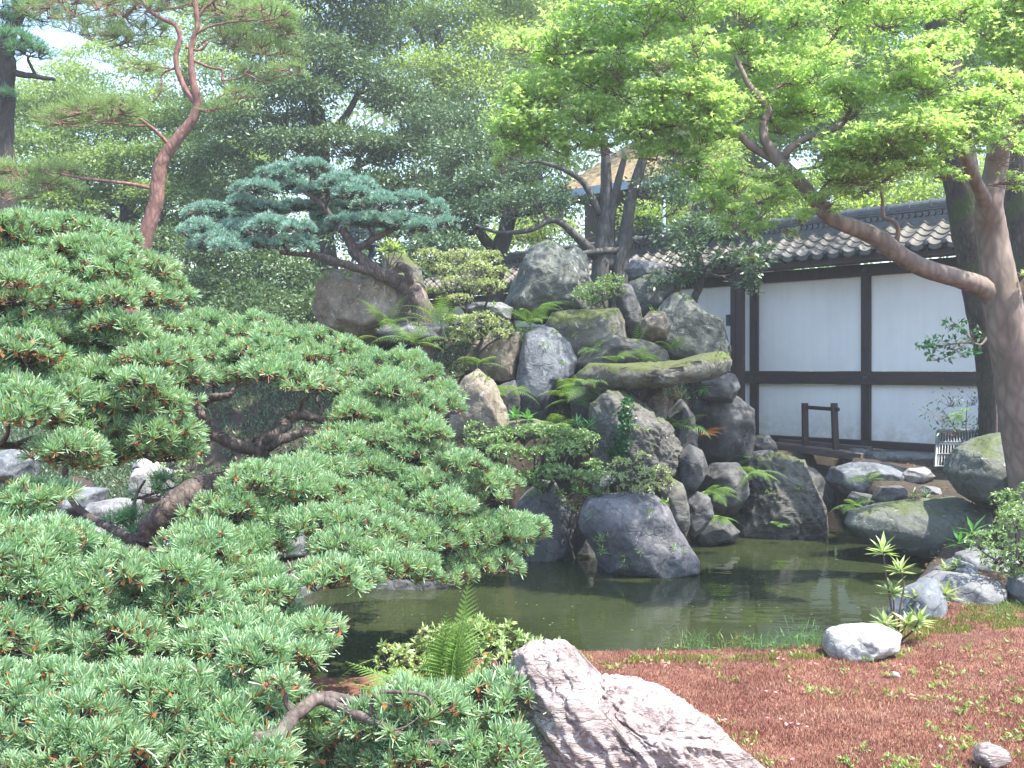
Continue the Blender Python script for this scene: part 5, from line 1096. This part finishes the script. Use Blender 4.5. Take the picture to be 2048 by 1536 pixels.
# ------------------------------------------------------------------ ferns
def frond(base, az, length, rise, arch, width, rng, n=17, detail=False, roll=0.0):
    """one fern frond as arrays: rachis rising then arching over"""
    t = np.linspace(0, 1, n); hx = np.array([math.cos(az), math.sin(az), 0]); el = rise - arch * t
    dl = length / (n - 1); pts = [np.array(base, float)]
    for k in range(1, n): pts.append(pts[-1] + (hx * math.cos(el[k]) + np.array([0, 0, math.sin(el[k])])) * dl)
    pts = np.array(pts); T = unit(np.gradient(pts, axis=0)); side = np.cross(hx, [0, 0, 1.0]); side = side / np.linalg.norm(side)
    Nn = np.cross(side, T); side = side * math.cos(roll) + Nn * math.sin(roll); Nn = np.cross(side, T)
    mb = MB(); tube(mb, pts, np.linspace(.0035, .0012, n), 4, caps=False)
    B, Dv, Ls, Nm = [], [], [], []
    m = 22 if detail == 'fine' else 15
    for f in np.linspace(.14, .985, m):
        x = f * (n - 1); i = min(int(x), n - 2); p = pts[i] * (1 - x + i) + pts[i + 1] * (x - i)
        env = math.sin(math.pi * min(1, (f - .05) / .95) ** .75) ** .8 if f < .35 else (1 - (f - .35) / .65) ** .9 * .98 + .03
        L = width * max(env, .06) * rng.uniform(.9, 1.08)
        for s in (-1, 1):
            B.append(p); Dv.append(unit(side[i] * s + T[i] * (.3 + .5 * f) - Nn[i] * .12)); Ls.append(L); Nm.append(Nn[i])
    B, Dv, Ls, Nm = np.array(B), np.array(Dv), np.array(Ls), np.array(Nm)
    if detail:
        q = 11 if detail == 'fine' else 7; bb, dd, ll = [], [], []
        for j in range(q):
            f = (j + .6) / q; pos = B + Dv * (Ls * f)[:, None] - Nm * (Ls * f * f * .15)[:, None]
            sn = unit(np.cross(Dv, Nm))
            for s in (-1, 1):
                bb.append(pos); dd.append(unit(sn * s + Dv * .55)); ll.append(Ls * (.155 if q == 11 else .15) * (1 - f * .6))
        Pt = np.concatenate(bb); D = np.concatenate(dd); L = np.concatenate(ll); NN = np.concatenate([Nm] * (2 * q))
        leaves(mb, Pt, D, L, L * .62, .06, rng, .93, nrm=NN); leaves(mb, B, Dv, Ls, Ls * .05 + .002, .15, rng, .9, nrm=Nm)
    else:
        leaves(mb, B, Dv, Ls, Ls * .27 + .003, .15, rng, .9, nrm=Nm)
        for s in (-1, 1):
            sn = unit(np.cross(Dv, Nm)) * s
            for f in (.2, .45, .7): leaves(mb, B + Dv * (Ls * f)[:, None], unit(Dv + sn * .9), Ls * .24 * (1.1 - f), Ls * .12 * (1.1 - f), .1, rng, .9, nrm=Nm)
    return mb
def fern(px, py, d, label, n=6, L=.45, width=.11, seed=0, azr=(-2.9, -.2), rise=(.5, 1.2), arch=1.2, detail=True, mat='fern', group="ferns on the rock hill", name="fern"):
    rng = np.random.default_rng(500 + seed); b = P(px, py, d); e = empty(name, b, label, "fern", group)
    azs = np.linspace(azr[0], azr[1], n) + rng.normal(size=n) * .18
    for a in azs:
        l = L * rng.uniform(.75, 1.1); mb = frond(b + rng.normal(size=3) * .012, a, l, rng.uniform(*rise), arch * rng.uniform(.7, 1.25), width * rng.uniform(.85, 1.1), rng, detail=detail, roll=rng.normal() * .25)
        mb.build("frond", M[mat], e)
    return e
fern(775, 660, 11.6, "yellowish fern in front of the tan boulder at the leaning pine's foot", 7, .55, .13, 1, rise=(.7, 1.4))
fern(880, 655, 11.5, "tall feathery fern right of the leaning pine base", 8, .60, .14, 2, rise=(.7, 1.4))
fern(830, 690, 10.9, "fern drooping below the flat ledge stone", 6, .50, .13, 3, rise=(.3, 1.2))
fern(1060, 650, 12.0, "fern at the foot of the twin peaked rock", 8, .52, .12, 4, rise=(.5, 1.3))
fern(1010, 790, 11.3, "fern overhanging the left side of the bent blue-grey rock", 7, .42, .12, 5, rise=(.3, 1.0))
fern(1150, 800, 11.1, "large bright fern left of the mossy slab", 9, .52, .13, 6, rise=(.3, 1.35))
fern(1115, 850, 10.8, "bright fern between the blue-grey rock and the ivy rock", 8, .42, .13, 7, rise=(.1, 1.2))
fern(1235, 725, 11.4, "small pale fern standing on the left of the mossy slab", 5, .32, .09, 8, rise=(.7, 1.3))
fern(1285, 725, 11.6, "dark fern standing at the middle of the mossy slab", 6, .36, .10, 9, rise=(.6, 1.4))
fern(1270, 700, 12.0, "single thin fern reaching up before the small round brown stone", 3, .55, .08, 10, rise=(1.1, 1.45), azr=(-1.4, .2), arch=.5)
fern(1360, 855, 10.9, "green fern in the shade under the pale end of the slab", 7, .42, .11, 11, rise=(.2, 1.1))
fern(1400, 870, 10.8, "rust red dying fern in front of the big dark boulder", 3, .34, .07, 12, rise=(.3, .8), azr=(-.6, .4), mat='fern_rust')
fern(1420, 985, 10.6, "fern in the cleft left of the dark flat faced stone", 7, .34, .10, 13, rise=(0, 1.1))
fern(1515, 945, 10.9, "fern growing over the left shoulder of the streaked boulder", 7, .36, .10, 14, rise=(0, .8))
fern(1440, 1035, 10.3, "little fern low at the water between dark stones", 6, .22, .08, 15, rise=(0, 1.1))
fern(1555, 1050, 10.9, "tiny fern at the waterline of the streaked boulder", 5, .14, .05, 16, rise=(.3, 1.1))
fern(1735, 965, 11.2, "fern on the shaded bank above the channel mouth", 6, .34, .10, 17, rise=(.3, 1.3))
fern(1700, 1010, 10.9, "leafy fern beside the channel, left of the flat overhanging rock", 7, .30, .10, 18, rise=(0, 1.2))
fern(1925, 830, 10.0, "small fern hanging from the dark trunk", 5, .28, .08, 19, rise=(0, .8), azr=(-3.2, -1.8))
fern(1500, 915, 12.2, "dim fern behind the dark boulder near the wall corner", 6, .3, .1, 20, rise=(.1, 1.0))
fern(1075, 620, 12.6, "narrow fern leaning right at the base of the peaked rock", 4, .45, .11, 21, rise=(.5, 1.0), azr=(-.9, .3))
fern(960, 730, 11.5, "shaded fern under the middle pale azalea", 6, .38, .11, 25, rise=(.2, 1.1))
fern(1190, 700, 11.9, "fern hanging from the front of the squat moss covered boulder", 6, .34, .10, 26, rise=(0, .9))
fern(1345, 700, 12.1, "fern behind the pale end of the mossy slab", 6, .34, .10, 27, rise=(.3, 1.2))
fern(1170, 770, 10.8, "fern tucked under the left end of the mossy slab", 7, .40, .12, 28, rise=(-.1, .8))
fern(700, 690, 11.2, "fern at the foot of the tan boulder beside the near pine", 7, .42, .12, 29, rise=(.3, 1.2))
fern(905, 1400, 4.75, "tall upright fern in the foreground with finely cut fronds", 3, .56, .19, 22, rise=(1.35, 1.52), azr=(-1.4, .2), arch=.12, detail='fine', group="foreground ferns")
fern(860, 1425, 4.7, "spreading foreground fern arching left over the water", 7, .46, .14, 23, rise=(.35, .95), azr=(-3.9, -1.9), arch=.55, detail='fine', group="foreground ferns")
fern(640, 1395, 5.4, "sparse thin fern at the near bank by the pine branch", 4, .38, .06, 24, rise=(.8, 1.4), azr=(-2.6, .4), arch=.9, group="foreground ferns")

# ------------------------------------------------------------------ broad leaved plants
def rosette_plant(name, label, stems, leafL, leafW, mat, per=9, seed=0, cat="plant", rise=.25, group=None, stemmat='twig'):
    """stems: list of polylines of (px,py,d); a whorl of long leaves at the tip of each"""
    rng = np.random.default_rng(900 + seed); e = empty(name, P(*stems[0][0]), label, cat, group); mb = MB(); lf = MB()
    for tr in stems:
        pts = spline([P(*q) for q in tr], None, 5); tube(mb, pts, np.linspace(.008, .004, len(pts)), 6, rough=.1)
        c = pts[-1]
        for ring, (k, el) in enumerate(((per, -.05), (per, .35), (max(3, per // 2), .9))):
            a = np.linspace(0, 2 * np.pi, k, endpoint=False) + rng.random() * 6
            D = np.stack([np.cos(a) * math.cos(el + rise), np.sin(a) * math.cos(el + rise), np.full(k, math.sin(el + rise))], -1) + rng.normal(size=(k, 3)) * .14
            L = leafL * rng.uniform(.75, 1.1, k); leaves(lf, np.repeat(c[None], k, 0) - np.array([0, 0, .012 * (2 - ring)]), D, L, L * leafW, .25, rng, .9)
    mb.build("stems", M[stemmat], e, smooth=True); lf.build("foliage", M[mat], e); return e
rosette_plant("stemmed_plant", "bare stemmed plant with whorls of bright leaves beside the white rock", [[(1790,1285,6.3),(1782,1210,6.3),(1772,1150,6.3),(1766,1100,6.3)],[(1795,1285,6.3),(1800,1220,6.25),(1808,1170,6.25),(1800,1138,6.25)],[(1792,1285,6.3),(1805,1262,6.2),(1815,1245,6.2)],[(1793,1285,6.3),(1788,1220,6.3),(1786,1180,6.3)],[(1796,1285,6.3),(1825,1262,6.2),(1838,1240,6.2)],[(1792,1285,6.3),(1775,1262,6.2),(1770,1245,6.2)]], .115, .26, 'azalea_bright', 9, 1)
mb = MB()
for a in ([(1792,1272,6.5),(1788,1220,6.5),(1786,1180,6.5)], [(1797,1275,6.5),(1812,1220,6.5),(1822,1178,6.5)]):
    pts = spline([P(*q) for q in a], None, 5); tube(mb, pts, np.linspace(.006, .003, len(pts)), 6)
rosette_plant("plant", "bushy light green plant with long leaves on the right bank", [[(1870,1240,7.1),(1866,1215,7.1),(1870,1192,7.1)],[(1868,1240,7.1),(1850,1215,7.0),(1840,1200,7.0)],[(1868,1240,7.1),(1885,1210,7.1),(1892,1186,7.1)],[(1866,1240,7.1),(1845,1228,7.0),(1835,1222,7.0)]], .12, .28, 'weed', 9, 2)
rosette_plant("plant", "small bright leafed plant on the mossy stone behind the leaning pine", [[(775,540,12.8),(772,515,12.8),(765,500,12.8)],[(775,540,12.8),(788,510,12.8),(792,492,12.8)],[(775,540,12.8),(778,505,12.7),(778,488,12.7)],[(775,540,12.8),(800,515,12.8),(804,503,12.8)]], .11, .28, 'leaf_light', 8, 3)
rosette_plant("plant", "low plant with broad green leaves left of the foot of the blue-grey rock", [[(1035,860,10.6),(1033,845,10.6),(1030,832,10.6)],[(1037,860,10.6),(1050,845,10.6),(1056,835,10.6)]], .13, .42, 'broad', 6, 4)
rosette_plant("plant", "broad leafed plant hanging beneath the pale end of the slab", [[(1400,762,10.8),(1402,768,10.7),(1404,772,10.7)]], .13, .45, 'broad', 5, 5, rise=-.3)
rosette_plant("plant", "dark strap leafed plant at the right end of the fern clump over the azalea", [[(1150,880,10.4),(1152,860,10.4),(1155,846,10.4)],[(1150,880,10.4),(1172,862,10.3),(1178,850,10.3)]], .13, .2, 'ivy', 9, 6)
rosette_plant("plant", "lance leafed plant at the right end of the flat overhanging rock", [[(1925,1110,8.8),(1922,1095,8.8),(1918,1085,8.8)],[(1925,1110,8.8),(1940,1080,8.8),(1945,1062,8.8)]], .17, .22, 'broad', 6, 7)
rosette_plant("plant", "small plant in the soil above the flat overhanging rock", [[(1835,1010,10.4),(1833,1000,10.4),(1830,992,10.4)],[(1835,1010,10.4),(1848,1000,10.4),(1852,994,10.4)]], .11, .28, 'leaf_cam', 8, 8)
rosette_plant("plant", "low leafy plant in the dark gap under the wide azalea", [[(1175,1000,9.7),(1172,990,9.7),(1170,984,9.7)],[(1175,1000,9.7),(1190,992,9.6),(1195,985,9.6)],[(1175,1000,9.7),(1155,990,9.7),(1150,980,9.7)]], .08, .4, 'broad', 7, 9)
rosette_plant("plant", "tuft of small leaves growing on the left flank of the front water boulder", [[(1195,1088,8.95),(1196,1082,8.95),(1200,1076,8.95)],[(1195,1088,8.95),(1203,1094,8.9),(1204,1100,8.9)]], .07, .16, 'fern', 7, 10)
rosette_plant("plant", "low green plant at the foot of the right bank by the water", [[(1895,1150,8.2),(1893,1142,8.2),(1890,1136,8.2)],[(1895,1150,8.2),(1910,1138,8.2),(1914,1130,8.2)]], .09, .3, 'weed', 7, 11)
# nandina in front of the wall and leafy twigs from the trunk
tree("nandina", "slender bamboo-like bush with sparse leaves before the grille panel", "shrub",
     [[(1945,1010,10.6,.009),(1940,950,10.6,.008),(1935,900,10.6,.007),(1932,850,10.6,.005),(1935,800,10.6,.003)],[(1938,930,10.6,.006),(1955,880,10.5,.005),(1960,820,10.5,.003)],[(1936,900,10.6,.005),(1905,850,10.5,.004),(1885,820,10.5,.003)]],
     [(1900,800,40,24,10.5),(1925,835,36,22,10.5),(1880,835,34,18,10.4),(1950,800,30,24,10.6),(1905,865,34,14,10.4),(1950,860,20,16,10.5)], 'leaf_cam', 'twig', .055, 330, seed=54, limb=.004, lump=.4, aspect=.3, twigr=.002)
tree("leafy_branch", "cluster of glossy oval leaves growing out before the dark trunk", "shrub",
     [[(1990,700,9.9,.016),(1960,690,9.8,.013),(1930,685,9.75,.010),(1890,690,9.7,.007),(1850,690,9.7,.004)],[(1950,688,9.8,.008),(1920,655,9.7,.006),(1900,640,9.7,.003)],[(1930,688,9.75,.007),(1890,715,9.7,.005),(1860,722,9.7,.003)]],
     [(1945,672,34,28,9.7),(1905,690,34,20,9.7),(1870,692,26,16,9.7),(1900,655,26,14,9.7),(1875,718,22,8,9.7),(1925,710,24,12,9.7),(1845,692,14,8,9.7)], 'ivy', 'twig', .06, 620, seed=55, limb=.005, lump=.3, aspect=.5, twigr=.002)
# ivy strip on the streaked rock
rg = np.random.default_rng(91); mb = MB(); dg = bpy.context.evaluated_depsgraph_get()
from mathutils.bvhtree import BVHTree
def bvh(objs):
    V, Fq, n = [], [], 0
    for o in objs:
        l = wloc(o); vs = np.array([v.co[:] for v in o.data.vertices]) + l; V.append(vs); Fq += [[i + n for i in p.vertices] for p in o.data.polygons]; n += len(vs)
    return BVHTree.FromPolygons([tuple(v) for v in np.concatenate(V)], Fq)
big = [o for o in ROCKS if any(k in o["label"] for k in ("ivy, below", "broad blue-black", "big streaked grey", "squat flat topped", "flat overhanging slab"))]
tree_b = bvh(big); eye = Vector((0, 0, CAMZ))
def on_rock(px, py):
    d = Vector(P(px, py, 1.0)) - eye; h = tree_b.ray_cast(eye, d.normalized()); return h[0], h[1]
A, D = [], []
for _ in range(900):
    f = rg.random(); px = np.interp(f, [0, .3, .6, 1], [1256, 1250, 1240, 1225]) + rg.normal() * (6 + 8 * f); py = 795 + f * 165
    h, n = on_rock(px, py)
    if h is not None and h[1] < 11.2: A.append(np.array(h) + np.array(n) * .012); D.append(np.array(n) * .6 + rg.normal(size=3) * .6 + (0, 0, -.4))
if A:
    A, D = np.array(A), np.array(D); leaves(mb, A, D, .034, .03, .1, rg, .2)
    tag(mb.build("ivy", M['ivy'], origin=A.mean(0)), "strip of dark ivy climbing the pale streaked rock", "ivy")
# small grassy sprouts on rocks
def sprouts(name, label, spots, L, nb, mat, seed, d_off=.01):
    rg = np.random.default_rng(seed); mb = MB(); c0 = None; out = []
    for px, py in spots:
        h, n = on_rock(px, py)
        if h is None: continue
        n_ = nb; B = np.array(h) + rg.normal(size=(n_, 3)) * .012; Dv = np.array(n) * .7 + np.array([0, 0, .5]) + rg.normal(size=(n_, 3)) * .6
        leaves(mb, B, Dv, L * rg.uniform(.5, 1.1, n_), .007, .35, rg, .5); c0 = np.array(h) if c0 is None else c0
    if c0 is not None: tag(mb.build(name, M[mat], origin=c0), label, kind="stuff")
sprouts("grass_blades", "short grass blades in the cracks of the front water boulder", [(1205,1098),(1195,1080),(1250,1112),(1275,1105),(1345,1098),(1365,1105),(1250,1128),(1215,1065),(1185,1030)], .09, 10, 'fern', 1)
sprouts("grass_blades", "tufts of grass on the squat moss covered boulder", [(1130,640),(1145,650),(1160,636),(1180,655),(1215,640),(1225,660),(1150,670),(1190,690)], .10, 14, 'weed', 2)
# grass tufts along the near water edge
GG = "grass tufts at the water edge of the moss"
for k, (px, w_, hh, lab) in enumerate([(1395, 60, .16, "thin grass tuft at the moss edge, nearest the middle of the pond"), (1470, 34, .13, "dry bent grass tuft at the moss edge"), (1515, 34, .13, "short grass tuft at the moss edge right of the dry one"),
                                       (1565, 36, .14, "fresh grass tuft at the moss edge between the short and the tall one"), (1605, 34, .21, "tallest grass tuft at the moss edge"), (1640, 24, .12, "small grass tuft left of the white rock"), (2010, 40, .1, "grass tuft on the greener moss at the right")]):
    rg = np.random.default_rng(40 + k); d = 6.2 if k < 6 else 6.9; n = 60 if k != 1 else 26
    b0 = P(px, 1312 if k < 6 else 1228, d); B = b0 + np.stack([rg.normal(size=n) * w_ * d / F * .45, rg.normal(size=n) * .04, np.zeros(n)], -1); B[:, 2] = ground_z(B[:, 0], B[:, 1])
    D = rg.normal(size=(n, 3)) * .35 + (0, 0, 1); L = hh * rg.uniform(.5, 1.1, n); mb = MB()
    D = unit(D); mid = B + D * (L * .55)[:, None]; D2 = unit(D + rg.normal(size=(n, 3)) * .45 - (0, 0, .3))
    leaves(mb, B, D, L * .62, .0045, .0, rg, .2); leaves(mb, mid, D2, L * .55, .004, .2, rg, .2)
    tag(mb.build("grass_tuft", M['grass' if k != 1 else 'weed'], origin=b0), lab, "grass", GG)

# ------------------------------------------------------------------ moss carpet, weeds, petals
rg = np.random.default_rng(12)
def ground_pts(n, poly, lo=3.4, hi=9.0, power=2.0):
    """points on the near bank, thicker close by; poly in pixels"""
    px = rg.uniform(min(p[0] for p in poly), max(p[0] for p in poly), n); py = rg.uniform(min(p[1] for p in poly), max(p[1] for p in poly), n)
    k = in_poly(px, py, poly); px, py = px[k], py[k]; z = np.full(len(px), .15)
    for _ in range(6):
        d = (CAMZ - z) * F / (py - HY); x = (px - 1024) / F * d; z = ground_z(x, d)
    ok = z > .005; return np.stack([x, d, z], -1)[ok]
MP = [(1000,1320),(1200,1290),(1640,1285),(1770,1200),(1860,1150),(1990,1110),(2120,1130),(2600,1130),(2600,1600),(900,1600)]
B = ground_pts(240000, MP); n = len(B); D = rg.normal(size=(n, 3)) * .35 + (0, 0, 1)
cl = fbm(B * np.array([3.0, 3.0, 1]), 3); h = .016 + .014 * rg.random(n) + .022 * np.clip(cl, -.4, 1)
mb = MB(); leaves(mb, B - (0, 0, .004), D, h, .0042, .1, rg, .2); tag(mb.build("moss_stalks", M['moss_red']), "red-brown fruiting moss covering the near bank", kind="stuff")
B = ground_pts(60000, [(1100,1335),(1200,1318),(1640,1310),(1790,1262),(1900,1225),(2120,1160),(2120,1250),(1900,1270),(1800,1290),(1640,1322),(1200,1330)]); B = B[fbm(B * 4.0, 3) > -.15]; n = len(B)
mb = MB(); leaves(mb, B, rg.normal(size=(n, 3)) * .4 + (0, 0, 1), .03, .006, .1, rg, .2); tag(mb.build("green_moss", M['moss_green']), "strip of yellow-green moss along the water edge", kind="stuff")
C = ground_pts(1100, MP); C = C[fbm(C * 1.2 + 5, 2) > -.25]; k = rg.integers(5, 16, len(C)); i = np.repeat(np.arange(len(C)), k); sg = rg.uniform(.008, .028, len(C))[i][:, None]
B = C[i] + rg.normal(size=(len(i), 3)) * sg * (1, 1, 0); D = rg.normal(size=(len(i), 3)) * .8 + (0, 0, .8)
mb = MB(); leaves(mb, B + (0, 0, .012), D, rg.uniform(.018, .034, len(i)), .011, .1, rg, .7); tag(mb.build("weeds", M['weed']), "pale green seedlings scattered through the red moss", kind="stuff")
C = ground_pts(60, MP); k = rg.integers(2, 7, len(C)); i = np.repeat(np.arange(len(C)), k)
B = C[i] + rg.normal(size=(len(i), 3)) * .022 * (1, 1, 0); mb = MB(); leaves(mb, B + (0, 0, .03), rg.normal(size=(len(i), 3)) * (1, 1, .2), .022, .018, .1, rg, .9); tag(mb.build("petals", M['petal']), "fallen pink petals on the moss", kind="stuff")
# undergrowth behind: near left bank under the pine
LPOLY = [(480,1440),(700,1425),(900,1400),(1010,1380),(1060,1600),(400,1600)]
B = ground_pts(26000, LPOLY); n = len(B); mb = MB(); leaves(mb, B, rg.normal(size=(n, 3)) * .5 + (0, 0, 1), .028, .007, .1, rg, .3); tag(mb.build("bank_moss", M['moss_green']), "mossy ground below the near pine", kind="stuff")
# leaf litter and low growth on the hill
x = rg.uniform(-9.0, 3.6, 170000); y = rg.uniform(9.0, 15.5, 170000); z = ground_z(x, y); k = (z > .2) & (fbm(np.stack([x, y, z], -1) * 1.3, 3) > -.3); B = np.stack([x, y, z], -1)[k]; n = len(B)
mb = MB(); leaves(mb, B, rg.normal(size=(n, 3)) * .7 + (0, 0, .9), .06, .022, .2, rg, .5); tag(mb.build("ground_cover", M['leaf_cam']), "low dark ground cover between the rocks of the hill", kind="stuff")
x = rg.uniform(3.2, 6.5, 4000); y = rg.uniform(8.5, 13.4, 4000); z = ground_z(x, y); k = (z > .1); B = np.stack([x, y, z + .01], -1)[k]; n = len(B)
mb = MB(); leaves(mb, B, rg.normal(size=(n, 3)) * (1, 1, .3), .04, .018, .2, rg, .9); tag(mb.build("leaf_litter", M['deadleaf']), "brown fallen leaves on the soil below the wall", kind="stuff")

# little plants rooted in joints and ledges of the piled rocks
tree_b = bvh(ROCKS); rg = np.random.default_rng(321); A, D = [], []
for _ in range(900):
    px, py = rg.uniform(640, 1680), rg.uniform(490, 1060); h, n = on_rock(px, py)
    if h is None or h[1] < 8.5 or n[2] < .45 or perlin(np.array(h) * 2.2) < .02: continue
    k = rg.integers(8, 20); A.append(np.array(h) + rg.normal(size=(k, 3)) * (.035, .035, .008)); D.append(rg.normal(size=(k, 3)) * .7 + np.array(n) + (0, 0, .4))
A, D = np.concatenate(A), np.concatenate(D); mb = MB(); leaves(mb, A, D, rg.uniform(.03, .075, len(A)), .016, .25, rg, .5)
tag(mb.build("small_weeds", M['fern']), "small weeds and seedlings rooted in the joints of the piled rocks", kind="stuff")
# leaves and petals afloat
pts = np.array([at_z(rg.uniform(620, 1750), rg.uniform(1090, 1300)) for _ in range(60)]); A = np.hstack([pts, np.full((60, 1), .004)])
mb = MB(); leaves(mb, A, rg.normal(size=(60, 3)) * (1, 1, 0), .022, .014, 0.0, rg, .995); tag(mb.build("floating_leaves", M['weed']), "tiny fallen leaves afloat on the pond", kind="stuff")

# ------------------------------------------------------------------ the humid air
hz = bpy.data.materials.new("haze"); hz.use_nodes = True; t = hz.node_tree
t.nodes.remove(t.nodes["Principled BSDF"]); pv = t.nodes.new("ShaderNodeVolumePrincipled")
pv.inputs["Color"].default_value = (0.90, 0.95, 1.0, 1); pv.inputs["Density"].default_value = 0.0024; pv.inputs["Anisotropy"].default_value = 0.2
t.links.new(pv.outputs[0], t.nodes["Material Output"].inputs["Volume"])
E_ = 160.0; V = [(x, y, z) for x in (-E_, E_) for y in (-E_, E_) for z in (-1.6, 26.0)]
tag(mesh("haze", V, BOXF, hz), "thin pale summer haze filling the garden", kind="stuff")
